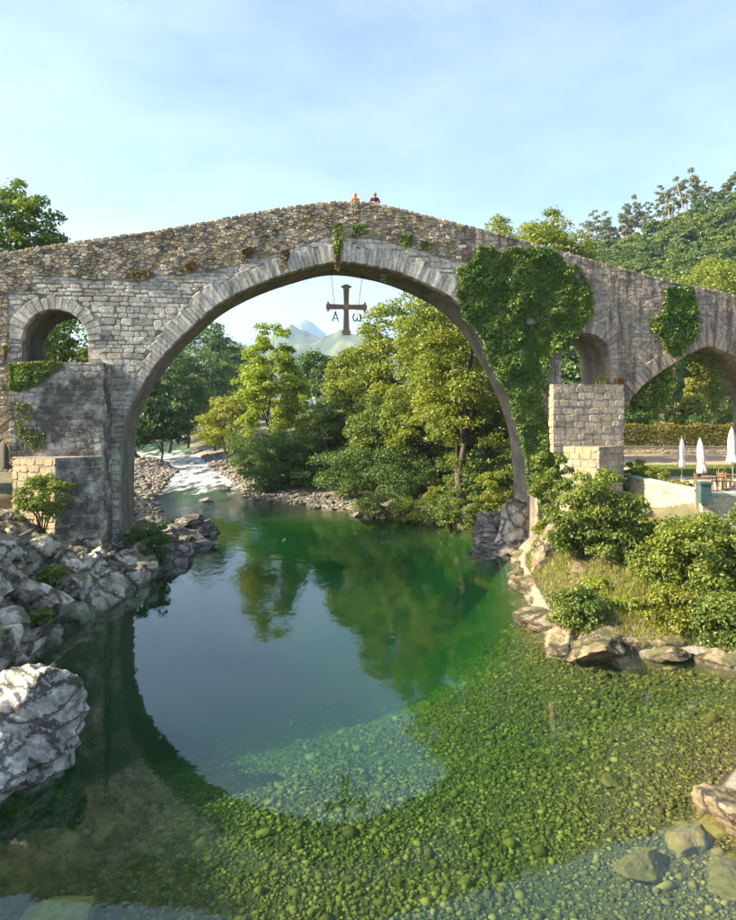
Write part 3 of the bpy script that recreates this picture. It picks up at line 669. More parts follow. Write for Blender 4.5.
# ------------------------------------------------------------------ leaves and plants
LQ = np.array([(0, 1, 2, 3)])
def leaves(P, Nn, size, r, aspect=.62, fold=.25, droop=.0):
    P = np.asarray(P); n = len(P); Nn = Nn / (np.linalg.norm(Nn, axis=1)[:, None] + 1e-9)
    a = r.normal(size=(n, 3)); a[:, 2] -= droop; a -= Nn * (a * Nn).sum(1)[:, None]; a /= np.linalg.norm(a, axis=1)[:, None] + 1e-9
    b = np.cross(Nn, a); s = np.asarray(size)[:, None] if np.ndim(size) else np.full((n, 1), size); s = s * r.uniform(.65, 1.25, (n, 1))
    V = np.stack([P - a * s * .5, P + b * s * .5 * aspect + Nn * s * fold * .5, P + a * s * .5, P - b * s * .5 * aspect + Nn * s * fold * .5], 1)
    return V.reshape(-1, 3), np.arange(4 * n).reshape(n, 4)
def crown_clumps(r, Rx, Rz, n, low=-.7, lobes=.35, flat=1.0, rad=(.18, .34)):
    ph = r.uniform(0, 50, 3); C = []; Q = []
    while len(C) < n:
        d = r.normal(size=3); d /= np.linalg.norm(d)
        if d[2] < low: continue
        k = (.70 + .50 * vnoise(d * 2.1 + ph)) if lobes else 1
        q = r.uniform(.28, 1) ** .5 * k
        C.append((d[0] * Rx * q, d[1] * Rx * q, d[2] * Rz * q)); Q.append(Rx * r.uniform(*rad) * (1.15 - .3 * q))
    return np.array(C), np.array(Q)
def crown_mesh(name, r, C, Q, nl, ls, flat=.75, aspect=.62, droop=.3):
    w = Q ** 2; cnt = np.maximum(6, (nl * w / w.sum())).astype(int); idx = np.repeat(np.arange(len(C)), cnt); n = len(idx)
    d = r.normal(size=(n, 3)); d /= np.linalg.norm(d, axis=1)[:, None]; d[:, 2] = np.where(d[:, 2] < -.35, -d[:, 2] * .6, d[:, 2])
    rr = Q[idx] * (.45 + .6 * r.random(n) ** .6) * (1 + .35 * (r.random(n) < .08))
    P = C[idx] + d * rr[:, None] * (1, 1, flat)
    Nn = d * .8 + r.normal(size=(n, 3)) * .55 + (0, 0, .35)
    V, Fc = leaves(P, Nn, ls, r, aspect, droop=droop); return mesh_np(name, V, Fc)
def limbs(r, C, base_z, top_z, r0, n=10, lean=0.0):
    mb = MB(); tr = [(0, 0, base_z - .4)]; h = top_z - base_z; m = 5; x = y = 0
    for k in range(1, m + 1):
        x += r.normal() * .04 * h + lean * h / m; y += r.normal() * .04 * h; tr.append((x, y, base_z + h * k / m))
    mb.tube(tr, [r0 * 1.35] + [r0 * (1 - .75 * k / m) for k in range(1, m + 1)], 9)
    for j in r.choice(len(C), min(n, len(C)), replace=False):
        k = r.integers(1, m); s = np.array(tr[k]); e = np.array(C[j]); md = (s + e) / 2 + (0, 0, .12 * np.linalg.norm(e - s)) + r.normal(size=3) * .05 * h * .3
        q = r0 * (1 - .7 * k / m) * .55; mb.tube([s, md, e], [q, q * .65, q * .2], 6)
    return mb
PLN = 0
def tree(px, Y, pytop, wpx, leaf, label, cat='tree', name='tree', group=None, trunk=.25, nl=9000, ls=.30, nclump=60, rad=(.18, .34), wood=None, seed=None, X=None, droop=.3, zb=None, low=-.7):
    global PLN; PLN += 1; r = np.random.default_rng(seed or 100 + PLN)
    X = (px - CX) / F * Y if X is None else X; zg = float(terr(X, Y)) if zb is None else zb; zt = HC + (CY - pytop) / F * Y; Hh = zt - zg; Rr = wpx / F * Y / 2
    ht = Hh * trunk; Rz = (Hh - ht) / 2; cz = ht + Rz
    nclump = int(nclump * 1.6); nl = int(nl * 1.45); ls = ls * 1.2
    C, Q = crown_clumps(r, Rr * .95, Rz * .95, nclump, low, rad=(rad[0] * 1.12, rad[1] * 1.12)); C[:, 2] += cz
    e = obj(name, None, loc=(X, Y, zg), label=label, cat=cat, group=group)
    obj('trunk', limbs(r, C, 0, ht + Rz * 1.1, max(.08, Hh * .016), 14).mesh('trunk', True), wood or bark, e)
    obj('crown', crown_mesh('crown', r, C, Q, nl, ls, droop=droop), LM[leaf], e); return e
def bush(px, py, Y, wpx, hpx, leaf, label, cat='shrub', name='shrub', group=None, nl=5000, ls=.16, nclump=26, z=None, rad=(.22, .4), deep=None):
    """px, py: middle of its foot"""
    global PLN; PLN += 1; r = np.random.default_rng(300 + PLN); X = (px - CX) / F * Y
    zg = HC - (py - CY) / F * Y if z is None else z
    Rr = wpx / F * Y / 2 * 1.08; Hh = hpx / F * Y * 1.08; nl = int(nl * 1.35); ls = ls * .98; nclump = int(nclump * 1.5)
    C, Q = crown_clumps(r, Rr * .85, Hh * .5 * .85, nclump, -.9, rad=rad); Q = np.minimum(Q, Hh * .3); C[:, 2] += Hh * .52; k_ = int(len(C) * .4); C[:k_, 2] = Hh * r.uniform(.05, .35, k_); C[:, 2] = np.maximum(C[:, 2], Q * .4)
    e = obj(name, None, loc=(X, Y, zg), label=label, cat=cat, group=group); mb = MB()
    for j in range(min(12, nclump)): c = C[j]; mb.tube([(c[0] * .1, c[1] * .1, -.5), (c[0] * .45, c[1] * .45, c[2] * .55), tuple(c)], [.035, .025, .008], 5)
    obj('stem', mb.mesh('stem', True), stem_m, e)
    obj('foliage', crown_mesh('foliage', r, C, Q, nl, ls, .85), LM[leaf], e); return e

# trees seen through the tall arch
tree(272, 80, 318, 78, 'lime', 'bright yellow-green tree with feathery top at the river bend', trunk=.06, nl=11000, ls=.30, nclump=80, rad=(.13, .26))
tree(306, 88, 372, 34, 'lime', 'slim young yellow-green tree beside the bright feathery tree', trunk=.1, nl=2600, ls=.28, nclump=26)
tree(226, 96, 388, 58, 'gold', 'low golden-leaved tree overhanging the rapids', trunk=.05, nl=5000, ls=.28, nclump=40)
tree(318, 112, 345, 62, 'dark', 'dark round-topped tree behind the feathery yellow-green tree', nl=6000, ls=.36)
tree(350, 100, 352, 60, 'mid', 'mid-green tree filling the gap below the hanging cross', nl=6000, ls=.34)
tree(405, 70, 287, 118, 'olive', 'tallest olive-green tree on the far bank right of the cross', trunk=.1, nl=17000, ls=.27, nclump=110, rad=(.12, .24))
tree(362, 74, 335, 84, 'olive', 'broad olive tree with yellowish tips on the far bank below the cross', trunk=.1, nl=10000, ls=.27, nclump=70, rad=(.13, .26))
tree(468, 64, 316, 112, 'olive', 'dense olive tree against the ivy-covered arch leg', trunk=.12, nl=15000, ls=.25, nclump=100, rad=(.12, .24))
tree(425, 60, 362, 96, 'olive', 'leafy tree leaning over the far bank in front of the tallest tree', trunk=.1, nl=11000, ls=.23, nclump=80, rad=(.13, .26))
tree(486, 57, 385, 78, 'mid', 'green tree with large leaves close to the arch leg', trunk=.15, nl=9000, ls=.23, nclump=60)
tree(380, 63, 395, 76, 'mid', 'shadowy green tree low on the far bank above the stones', trunk=.1, nl=8000, ls=.23, nclump=60)
tree(330, 68, 405, 70, 'mid', 'small bushy tree behind the stony spit', trunk=.08, nl=7000, ls=.23, nclump=50)
tree(450, 74, 298, 110, 'olive', 'tall olive tree under the curve of the arch behind the dense olive tree', trunk=.1, nl=11000, ls=.27, nclump=80, rad=(.13, .26))
tree(498, 72, 322, 84, 'mid', 'green tree filling the corner under the arch behind the ivy', trunk=.1, nl=8000, ls=.27, nclump=60, rad=(.13, .26))
tree(520, 66, 330, 80, 'mid', 'tree mostly hidden behind the ivy-covered arch leg', trunk=.15, nl=6000, ls=.26)
# dark trees up the left bank
gl_ = 'dark trees along the shaded bank upstream'
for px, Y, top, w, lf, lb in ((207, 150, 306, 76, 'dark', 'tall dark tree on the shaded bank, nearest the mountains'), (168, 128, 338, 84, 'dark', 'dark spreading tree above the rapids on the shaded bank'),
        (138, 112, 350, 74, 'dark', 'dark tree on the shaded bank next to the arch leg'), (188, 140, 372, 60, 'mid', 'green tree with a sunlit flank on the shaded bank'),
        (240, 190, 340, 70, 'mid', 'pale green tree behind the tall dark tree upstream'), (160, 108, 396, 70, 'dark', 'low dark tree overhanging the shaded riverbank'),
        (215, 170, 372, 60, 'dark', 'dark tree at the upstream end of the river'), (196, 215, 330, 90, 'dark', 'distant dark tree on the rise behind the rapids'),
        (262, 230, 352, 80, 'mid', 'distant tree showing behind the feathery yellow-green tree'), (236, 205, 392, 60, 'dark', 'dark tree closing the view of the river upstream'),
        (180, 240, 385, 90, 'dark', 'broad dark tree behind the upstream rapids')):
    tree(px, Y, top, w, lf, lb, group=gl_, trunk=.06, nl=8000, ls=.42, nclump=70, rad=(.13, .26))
# trees rising behind the parapet and framed by the smaller arches
tree(10, 62, 172, 120, 'mid', 'large broad-leaved tree rising above the parapet over the bridge end', trunk=.35, nl=14000, ls=.32, nclump=90, rad=(.13, .25))
tree(68, 47, 292, 104, 'deep', 'dark green tree filling the small round opening of the bridge', trunk=.1, nl=9000, ls=.2, nclump=60)
tree(-20, 56, 300, 130, 'deep', 'shady tree behind the low side arch beside the rocks', trunk=.1, nl=8000, ls=.25)
tree(502, 76, 207, 86, 'olive', 'airy tree with upright tips showing above the ivy-covered parapet', trunk=.4, nl=9000, ls=.27, nclump=110, rad=(.13, .22), seed=777)
tree(548, 72, 205, 104, 'olive', 'rounded olive tree rising above the parapet over the ivy', trunk=.4, nl=11000, ls=.26, nclump=90, rad=(.13, .25))
tree(590, 84, 236, 50, 'mid', 'small tree crown peeping over the parapet beside the wooded hill', trunk=.45, nl=3500, ls=.3, nclump=36)
tree(622, 100, 254, 64, 'gold', 'yellow-tinged tree crown just above the sloping parapet', trunk=.4, nl=4500, ls=.34, nclump=40)
tree(716, 118, 250, 92, 'olive', 'yellow-olive tree in front of the wooded hill, above the pointed arch', trunk=.3, nl=9000, ls=.38, nclump=70)
tree(668, 128, 262, 60, 'mid', 'green tree at the foot of the wooded hill above the parapet', trunk=.3, nl=5000, ls=.4, nclump=40)
for px, Y, top, w, lf, lb in ((645, 98, 345, 60, 'deep', 'deep green tree seen through the pointed arch'), (676, 104, 340, 56, 'deep', 'slender dark tree at the middle of the pointed arch'),
        (703, 92, 350, 40, 'gold', 'sunlit yellow tree framed by the tip of the pointed arch'), (735, 88, 370, 60, 'mid', 'tree behind the right leg of the pointed arch'),
        (690, 80, 392, 30, 'gold', 'young yellow-leaved tree over the clipped hedge'), (640, 84, 392, 34, 'mid', 'young green tree over the end of the clipped hedge')):
    tree(px, Y, top, w, lf, lb, trunk=.12, nl=5000, ls=.26, nclump=46)
# shade trees on the near left bank (outside the picture; they shade the cliff and the pool's edge)
for X, Y, zt, Rr in ((-24, 5, 9.6, 3.6), (-25.5, 10, 12.0, 4.0), (-24.5, 15, 9.8, 3.4), (-25, 20, 11.6, 4.2), (-23.5, 25.5, 10.4, 3.2)):
    tree(0, Y, CY - (zt - HC) / Y * F if Y > 0 else 0, 2 * Rr * F / max(Y, 1), 'mid', 'tree on the near rocky bank that shades the cliff', X=X, nl=6000, ls=.36, nclump=60, group='shade trees on the rocky bank', low=-.9) if Y > 0 else None

# the wooded hill: a few tree shapes copied over the slope, pale slender ones along the crest
protos = {}
for k, (lf, Hh, Rr, tr_, nl, ls, nc) in {'a': ('wood', 13, 5.4, .1, 2600, .75, 34), 'b': ('wood', 11, 4.8, .1, 2200, .75, 30), 'c': ('olive', 10, 4.6, .1, 2000, .75, 26),
                                        'e': ('euc', 22, 3.4, .35, 2200, .62, 30), 'f': ('euc', 19, 3.0, .3, 1900, .62, 26)}.items():
    r = np.random.default_rng(ord(k)); C, Q = crown_clumps(r, Rr, Hh * (1 - tr_) / 2, nc, -.8, rad=(.2, .36)); C[:, 2] += Hh * (tr_ + (1 - tr_) / 2)
    protos[k] = (limbs(r, C, -1, Hh * .8, Hh * .014, 8).mesh('trunk', True), crown_mesh('crown', r, C, Q, nl, ls), lf)
def hill_tree(k, X, Y, s, label, group, zadd=0):
    e = obj('hillside_tree', None, loc=(X, Y, float(terr(X, Y)) - .3 + zadd), rz=rng.uniform(0, 6.28), scale=(s * rng.uniform(.85, 1.15), s * rng.uniform(.85, 1.15), s), label=label, cat='tree', group=group)
    obj('trunk', protos[k][0], pale_bark if k in 'ef' else bark, e); obj('crown', protos[k][1], LM[protos[k][2]], e)
for px in np.arange(585, 800, 7.5):
    Y = rng.uniform(296, 330); hill_tree('e' if rng.random() < .6 else 'f', (px - CX) / F * Y + rng.uniform(-2, 2), Y, rng.uniform(.95, 1.4), 'slender grey-green tree on the crest of the wooded hill', 'slender trees along the hill crest')
n = 0
for Y in np.arange(150, 300, 13.):
    for px in np.arange(566, 790, 9.4 * 300 / Y * .75):
        X = (px + rng.uniform(-4, 4) - CX) / F * Y; Yj = Y + rng.uniform(-5, 5)
        kk = 'abc'[min(2, int(rng.random() * 3))]
        hill_tree(kk, X, Yj, rng.uniform(.85, 1.3), {'a': 'tall round green tree in the wood covering the hillside', 'b': 'squat round green tree in the wood covering the hillside', 'c': 'olive-tinged round tree in the wood covering the hillside'}[kk],
                  {'a': 'tall green trees of the hillside wood', 'b': 'squat green trees of the hillside wood', 'c': 'olive trees of the hillside wood'}[kk]); n += 1

tree(463, 53, 238, 122, 'olive', 'tall full tree standing close behind the bridge beside the arch leg', trunk=.02, seed=515, nl=20000, ls=.21, nclump=150, rad=(.12, .24))
PLN -= 1
# shrubs along the far bank
bush(272, 494, 67, 66, 58, 'deep', 'large green shrub at the tip of the far bank by the stony spit', nl=9000, ls=.2, nclump=50)
bush(246, 478, 83, 30, 40, 'shrub', 'green shrub at the edge of the rippling water upstream', nl=3500, ls=.22)
bush(305, 490, 66, 60, 56, 'deep', 'dark green shrub behind the pale stones of the far bank', nl=6000, ls=.2, nclump=40)
bush(350, 498, 61, 74, 52, 'deep', 'shadowed shrub above the stones of the far bank', nl=7000, ls=.19, nclump=40)
bush(400, 500, 58, 70, 50, 'deep', 'dark shrub under the leaning leafy tree', nl=6000, ls=.19, nclump=40)
bush(436, 505, 55, 26, 18, 'gold', 'tuft of golden grass-like shrub on the far bank', nl=2000, ls=.16)
bush(425, 524, 52.5, 80, 26, 'shrub', 'low bright green plants trailing along the far waterline', nl=5000, ls=.15, nclump=40)
bush(460, 500, 55, 60, 44, 'mid', 'leafy shrub between the far bank stones and the arch leg', nl=5000, ls=.18)
bush(492, 516, 48, 40, 46, 'olive', 'brownish-green shrub at the foot of the arch leg', nl=4000, ls=.16)
bush(345, 520, 57.5, 30, 12, 'shrub', 'small green plant at the waterline among far bank stones', nl=900, ls=.15)
bush(215, 448, 118, 44, 26, 'gold', 'sunlit yellowish shrub beside the upper rapids', nl=2500, ls=.26)
bush(112, 452, 96, 60, 60, 'dark', 'dark shrub at the shaded bank behind the arch leg', nl=3500, ls=.26)
bush(150, 440, 150, 50, 40, 'dark', 'dark undergrowth overhanging the upper rapids', nl=3000, ls=.34)
for k, (px, py, Y, w, h, lf) in enumerate(((285, 486, 72, 60, 54, 'mid'), (325, 490, 70, 60, 50, 'deep'), (372, 494, 64, 64, 54, 'mid'), (420, 496, 61, 64, 56, 'deep'), (448, 500, 59, 60, 60, 'mid'), (482, 502, 53, 52, 54, 'deep'),
        (478, 478, 62, 70, 60, 'mid'), (250, 470, 82, 56, 40, 'deep'), (300, 470, 80, 70, 60, 'mid'), (345, 470, 76, 70, 60, 'deep'), (395, 470, 72, 70, 60, 'deep'), (440, 470, 70, 70, 70, 'mid'), (505, 498, 50, 36, 60, 'mid'))):
    bush(px, py, Y, w, h, lf, 'leafy undergrowth shrub filling the wooded far bank beneath the trees', group='undergrowth of the far bank', nl=3600, ls=.23, nclump=30)
for k, (px, py, w, h) in enumerate(((372, 516, 46, 24), (404, 518, 36, 20), (452, 526, 40, 28), (476, 530, 40, 30))):
    X_, Y_ = G(px, py, .15); bush(px, py, Y_ + .7, w, h, 'mid' if k % 2 else 'shrub', 'low plants leaning over the waterline of the far bank', group='waterline plants of the far bank', nl=2200, ls=.17, nclump=24)
for k, (px, py, Y, w, h) in enumerate(((140, 446, 112, 60, 46), (170, 440, 135, 60, 44), (128, 450, 104, 40, 60), (196, 432, 172, 60, 44), (155, 436, 128, 60, 60), (215, 430, 190, 60, 40), (132, 438, 150, 70, 50), (180, 430, 160, 60, 50), (205, 428, 215, 70, 50))):
    bush(px, py, Y, w, h, 'dark', 'dark undergrowth shrub below the trees of the shaded bank', group='undergrowth of the shaded bank', nl=3200, ls=.36, nclump=30)
for k, (px, Y, w, h, lf) in enumerate(((632, 74, 50, 40, 'deep'), (660, 76, 50, 50, 'mid'), (688, 74, 46, 40, 'deep'), (712, 76, 50, 46, 'mid'), (740, 74, 50, 44, 'deep'))):
    bush(px, 455, Y, w, h, lf, 'leafy shrub behind the clipped hedge', group='shrubs behind the clipped hedge', nl=2600, ls=.24, nclump=26, z=4.2)
# right bank, below the terrace
bush(596, 556, 30.5, 104, 84, 'shrub', 'big leafy shrub below the terrace wall in front of the bridge pier', nl=12000, ls=.17, nclump=70, rad=(.16, .3))
bush(552, 500, 36, 46, 50, 'mid', 'green shrub under the hanging ivy at the bridge foot', nl=4500, ls=.16, nclump=34)
bush(580, 640, 25.6, 62, 52, 'shrub', 'rounded shrub hanging over the rocks at the water', nl=6500, ls=.13, nclump=44)
bush(704, 602, 27.3, 130, 84, 'shrub', 'broad dense shrub below the terrace corner', nl=15000, ls=.16, nclump=90, rad=(.14, .26))
bush(722, 664, 24.3, 80, 76, 'shrub', 'leafy shrub dipping to the water by the corner rocks', nl=8000, ls=.14, nclump=54)
bush(668, 640, 25.2, 70, 52, 'gold', 'sunlit yellow-green shrub between rocks above the pool', nl=6000, ls=.13, nclump=44)
bush(640, 556, 29.8, 46, 34, 'olive', 'dry olive shrub against the terrace wall', nl=3500, ls=.14, nclump=30)
bush(738, 560, 30, 64, 50, 'mid', 'dark leafy shrub at the terrace edge beside the parasols', nl=6000, ls=.16, nclump=40)
bush(690, 566, 29.4, 90, 46, 'shrub', 'leafy shrub climbing to the terrace wall corner', nl=7000, ls=.16, nclump=50)
bush(655, 600, 27.8, 60, 50, 'shrub', 'spreading shrub between the big shrub and the broad dense shrub', nl=4500, ls=.15, nclump=36)
bush(628, 632, 26.0, 46, 34, 'lime', 'bright low plants among the rocks above the pool', nl=3000, ls=.12, nclump=30)
bush(600, 600, 28.0, 40, 22, 'lime', 'low bright weeds around the pale flat rock', nl=2000, ls=.12, nclump=24)
bush(545, 545, 34.5, 30, 24, 'gold', 'golden weeds beside the mossy slab', nl=1500, ls=.12, nclump=18)
bush(638, 474, 40.5, 26, 20, 'lime', 'bright lime ball shrub on the terrace by the pier', nl=1800, ls=.12, nclump=18, z=4.25)
bush(610, 476, 39.5, 26, 16, 'rust', 'small bush with orange flowers by the pier base', nl=1200, ls=.11, nclump=16)
bush(655, 482, 39, 30, 14, 'olive', 'low brownish bed of plants behind the terrace wall', nl=1500, ls=.11, nclump=18, z=4.25)
bush(680, 486, 36, 34, 8, 'gold', 'low yellow edging plants along the terrace wall', nl=1200, ls=.1, nclump=18, z=4.25)
# left pier and cliff plants
bush(42, 522, 31.0, 56, 50, 'shrub', 'yellow-green shrub growing against the pier prow above the rocks', nl=4000, ls=.13, nclump=34)
bush(60, 362, 36.8, 40, 28, 'lime', 'light green plant growing in the small round opening of the bridge', nl=1500, ls=.14, nclump=20)
bush(86, 362, 36.2, 14, 14, 'gold', 'little yellow plant at the corner of the small round opening', nl=500, ls=.1, nclump=10)
bush(5, 352, 35.2, 9, 10, 'gold', 'tiny yellow-flowered tuft in the wall beside the small opening', nl=250, ls=.09, nclump=8)
bush(52, 580, 28.5, 34, 12, 'ivyl', 'mossy green tuft in a cleft of the pale cliff below the pier', nl=1200, ls=.10, nclump=20)
bush(38, 624, 25.6, 30, 14, 'ivyl', 'trailing green plants hanging down the pale cliff face', nl=1300, ls=.10, nclump=24)
bush(8, 650, 23.6, 30, 10, 'ivyl', 'small green tuft low on the pale cliff near the water', nl=800, ls=.10, nclump=16)
bush(148, 566, 36, 46, 40, 'deep', 'grey-green shrub on the rocks at the foot of the arch', nl=3500, ls=.15, nclump=30)
bush(120, 520, 42, 30, 30, 'deep', 'dark shrub tucked behind the arch leg on the rocks', nl=2000, ls=.15)

# ------------------------------------------------------------------ ivy and wall plants
def ivy(name, label, poly, nleaf, ls, leaf='ivy', bulge=.4, v0=0.0, cat='ivy', seed=1, edge=.25):
    r = np.random.default_rng(900 + seed); P = np.array([B(*p, v0) for p in poly]); lo, hi = P.min(0), P.max(0); pts = []
    while len(pts) < nleaf:
        c = r.uniform(lo, hi, (nleaf, 2)); nz = (fbm(np.stack([c[:, 0] * 1.5, c[:, 1] * 1.5, c[:, 0] * 0 + seed], -1), 3) - .5)
        d = dist_line(c, P, True) * np.where(in_poly(c, P), 1, -1); ok = d + nz * 1.2 * edge * 3 > r.random(nleaf) ** 2 * edge
        ok &= (fbm(np.stack([c[:, 0] * .9, c[:, 1] * .9, c[:, 0] * 0 + 40 + seed], -1), 3) > .16)
        pts += list(c[ok])
    c = np.array(pts[:nleaf]); b = bulge * (.1 + 2.6 * np.clip(fbm(np.stack([c[:, 0] * 1.3, c[:, 1] * 1.3, c[:, 0] * 0 + 7], -1), 3) - .3, 0, 1)) * r.random(nleaf) ** .6
    Pw = Wn(c[:, 0], v0 - .05 - b, c[:, 1]); nn = np.array([-VA[0], -VA[1], 0]); nn = -np.array([VA[0], VA[1], 0.0])
    Nn = nn[None] * .8 + r.normal(size=(nleaf, 3)) * .6 + (0, 0, .35)
    V, Fc = leaves(Pw, Nn, ls, r, .85, .2, droop=1.0); base = Pw[np.argmin(Pw[:, 2])]
    e = obj(name, None, loc=tuple(base), label=label, cat=cat)
    obj('foliage', mesh_np('foliage', V - base, Fc), LM[leaf], e); mb = MB()
    for k in range(9):
        s = c[r.integers(nleaf)]; m = c[np.argsort(np.hypot(c[:, 0] - s[0], (c[:, 1] - s[1] - 1.2)))[0]]
        mb.tube([np.array(W(s[0], v0 - .05, s[1])) - base, np.array(W((s[0] + m[0]) / 2 + .08, v0 - .07, (s[1] + m[1]) / 2)) - base, np.array(W(m[0], v0 - .05, m[1])) - base], .022, 5)
    obj('stem', mb.mesh('stem', True), stem_m, e); return e
big = [(455, 306), (457, 268), (470, 257), (476, 246), (490, 245), (500, 252), (512, 247), (525, 248), (540, 250), (558, 250), (565, 260), (578, 268), (587, 284), (594, 300), (591, 320), (578, 332),
       (570, 346), (557, 353), (548, 360), (546, 385), (547, 420), (546, 445), (556, 462), (550, 490), (540, 512), (531, 500), (524, 470), (519, 440), (508, 405), (494, 372), (482, 346), (467, 322)]
ivy('ivy', 'large sheet of dark green ivy hanging down the bridge beside the tall arch', big, 40000, .155, bulge=.30, seed=1, edge=.18)
ivy('ivy', 'smaller ivy patch on the wall above the pointed arch', [(648, 320), (661, 314), (665, 292), (672, 282), (681, 286), (690, 285), (697, 300), (697, 322), (693, 342), (683, 353), (672, 357), (663, 345), (654, 332)], 4600, .15, 'ivy', .22, seed=2, edge=.2)
ivy('ivy', 'fringe of pale ivy over the top of the moss-stained pier', [(9, 363), (64, 362), (58, 372), (44, 380), (33, 388), (18, 391), (9, 388)], 1700, .15, 'ivyl', .22, v0=-pu, seed=3, edge=.06)
ivy('ivy', 'thin creeper lower on the moss-stained pier', [(14, 405), (36, 400), (30, 425), (52, 440), (40, 452), (18, 440)], 420, .11, 'ivyl', .1, v0=-pu, seed=4, edge=.2)
for (pts, n, lf, lb, b) in (([(332, 225), (342, 222), (345, 240), (340, 258), (333, 256)], 260, 'ivyl', 'yellow-green tuft growing over the crown of the tall arch', .35),
        ([(333, 245), (341, 245), (340, 270), (335, 272)], 220, 'dry', 'brown dangling roots at the crown of the tall arch', .18),
        ([(278, 250), (290, 248), (287, 268), (281, 270)], 160, 'dry', 'dry brown tuft on the arch ring left of the crown', .15),
        ([(350, 226), (364, 224), (367, 234), (352, 237)], 160, 'ivy', 'small green tuft in the rubble right of the crown', .2),
        ([(398, 234), (412, 234), (413, 246), (400, 247)], 200, 'ivy', 'green fern-like tuft in the rubble above the arch ring', .25),
        ([(420, 240), (433, 243), (432, 252), (421, 250)], 160, 'ivy', 'flat green tuft in the rubble nearest the big ivy', .2),
        ([(240, 248), (256, 246), (254, 256), (242, 258)], 150, 'dry', 'dry grassy tuft in the rubble left of the arch crown', .15),
        ([(182, 262), (200, 260), (198, 272), (184, 273)], 120, 'dry', 'withered tuft along the seam of rubble and pale stone', .12),
        ([(130, 272), (150, 268), (150, 280), (132, 281)], 140, 'dry', 'tan withered grass on the seam above the pale stones', .12),
        ([(380, 276), (386, 274), (386, 282), (381, 283)], 30, 'ivy', 'tiny plant clinging under the arch ring', .1),
        ([(594, 377), (606, 376), (606, 385), (594, 385)], 120, 'lime', 'small plant on the ledge of the little arched niche', .25),
        ([(613, 378), (624, 378), (624, 386), (613, 386)], 90, 'rust', 'reddish plant at the ledge corner of the little niche', .2)):
    ivy('wall_plant', lb, pts, n, .12, lf, b, seed=int(pts[0][0]), cat='plant', edge=.03)
# strands hanging in the pointed arch
r = np.random.default_rng(55)
for k, (px, y0, y1) in enumerate(((640, 388, 402), (648, 380, 410), (655, 375, 412), (663, 370, 398), (670, 366, 420), (677, 362, 402), (685, 358, 408), (692, 355, 385), (700, 352, 372), (718, 352, 380), (726, 358, 400), (733, 362, 412))):
    v = r.uniform(.5, 3.4); u, z1 = B(px, y0); z0 = z1 - (y1 - y0) / 17; n = int(160 * (z1 - z0)) + 60
    zz = r.uniform(z0, z1 + .25, n); wd = .10 + .22 * (zz - z0) / (z1 - z0)
    P = Wn(u + r.normal(size=n) * wd, v + r.normal(size=n) * wd, zz); base = np.array(W(u, v, z0))
    V, Fc = leaves(P - base, r.normal(size=(n, 3)) + (0, 0, .3), .14, r, .8, droop=1.5)
    e = obj('hanging_creeper', None, loc=tuple(base), label='strand of creeper hanging from the underside of the pointed arch', cat='creeper', group='creeper strands under the pointed arch')
    obj('foliage', mesh_np('foliage', V, Fc), LM['ivy'], e)
    mb = MB(); mb.tube([(0, 0, 0), (.03, 0, (z1 - z0) / 2), (0, 0, z1 - z0 + .3)], .015, 5); obj('stem', mb.mesh('stem'), stem_m, e)

# ------------------------------------------------------------------ rocks
def ico(sub):
    t = (1 + 5 ** .5) / 2
    V = [(-1, t, 0), (1, t, 0), (-1, -t, 0), (1, -t, 0), (0, -1, t), (0, 1, t), (0, -1, -t), (0, 1, -t), (t, 0, -1), (t, 0, 1), (-t, 0, -1), (-t, 0, 1)]
    V = [np.array(v) / np.linalg.norm(v) for v in V]
    Fc = [(0, 11, 5), (0, 5, 1), (0, 1, 7), (0, 7, 10), (0, 10, 11), (1, 5, 9), (5, 11, 4), (11, 10, 2), (10, 7, 6), (7, 1, 8), (3, 9, 4), (3, 4, 2), (3, 2, 6), (3, 6, 8), (3, 8, 9), (4, 9, 5), (2, 4, 11), (6, 2, 10), (8, 6, 7), (9, 8, 1)]
    for _ in range(sub):
        nf = []; cache = {}
        def mid(a, b):
            k = (min(a, b), max(a, b))
            if k not in cache: m = V[a] + V[b]; V.append(m / np.linalg.norm(m)); cache[k] = len(V) - 1
            return cache[k]
        for a, b, c in Fc:
            x, y, z = mid(a, b), mid(b, c), mid(c, a); nf += [(a, x, z), (b, y, x), (c, z, y), (x, y, z)]
        Fc = nf
    return np.array(V), np.array(Fc)
ICO = {k: ico(k) for k in (0, 1, 2, 3, 4, 5)}
def rock_mesh(name, seed, size, sub=4, planes=14, rough=.10, strata=.0, fine=.05, sdir=(.3, .1, 1)):
    r = np.random.default_rng(seed); Dv, Fc = ICO[sub]
    pn = r.normal(size=(planes, 3)); pn /= np.linalg.norm(pn, axis=1)[:, None]; off = r.uniform(.62, 1.0, planes)
    dots = Dv @ pn.T; rad = np.where(dots > .05, off[None] / np.maximum(dots, .05), 9).min(1); rad = np.minimum(rad, 1.25)
    P = Dv * rad[:, None] * np.array(size) / 2; s = float(np.mean(size)) / 2; ph = r.uniform(0, 90, 3)
    n = fbm(P / s * 1.6 + ph, 4) - .5; rg = ridged(P / s * 2.6 + ph, 4) - .6
    cell = np.floor(vnoise(P / s * 2.2 + ph + 31) * 6) / 6 - .5
    dsp = s * (rough * n * 2 + rough * .9 * cell + fine * 2.2 * rg)
    if strata:
        sd = np.array(sdir) / np.linalg.norm(sdir); q = P @ sd / s * 5 + 1.6 * fbm(P / s * 1.2 + ph + 5, 3); fr_ = q - np.floor(q); dsp += s * strata * (np.abs(fr_ - .5) * 2 - .5) * (.4 + vnoise(P / s * 3 + ph))
    P = P + Dv * dsp[:, None]; return mesh_np(name, P, Fc)
left_bank = obj('rocky_bank', None, kind='structure')
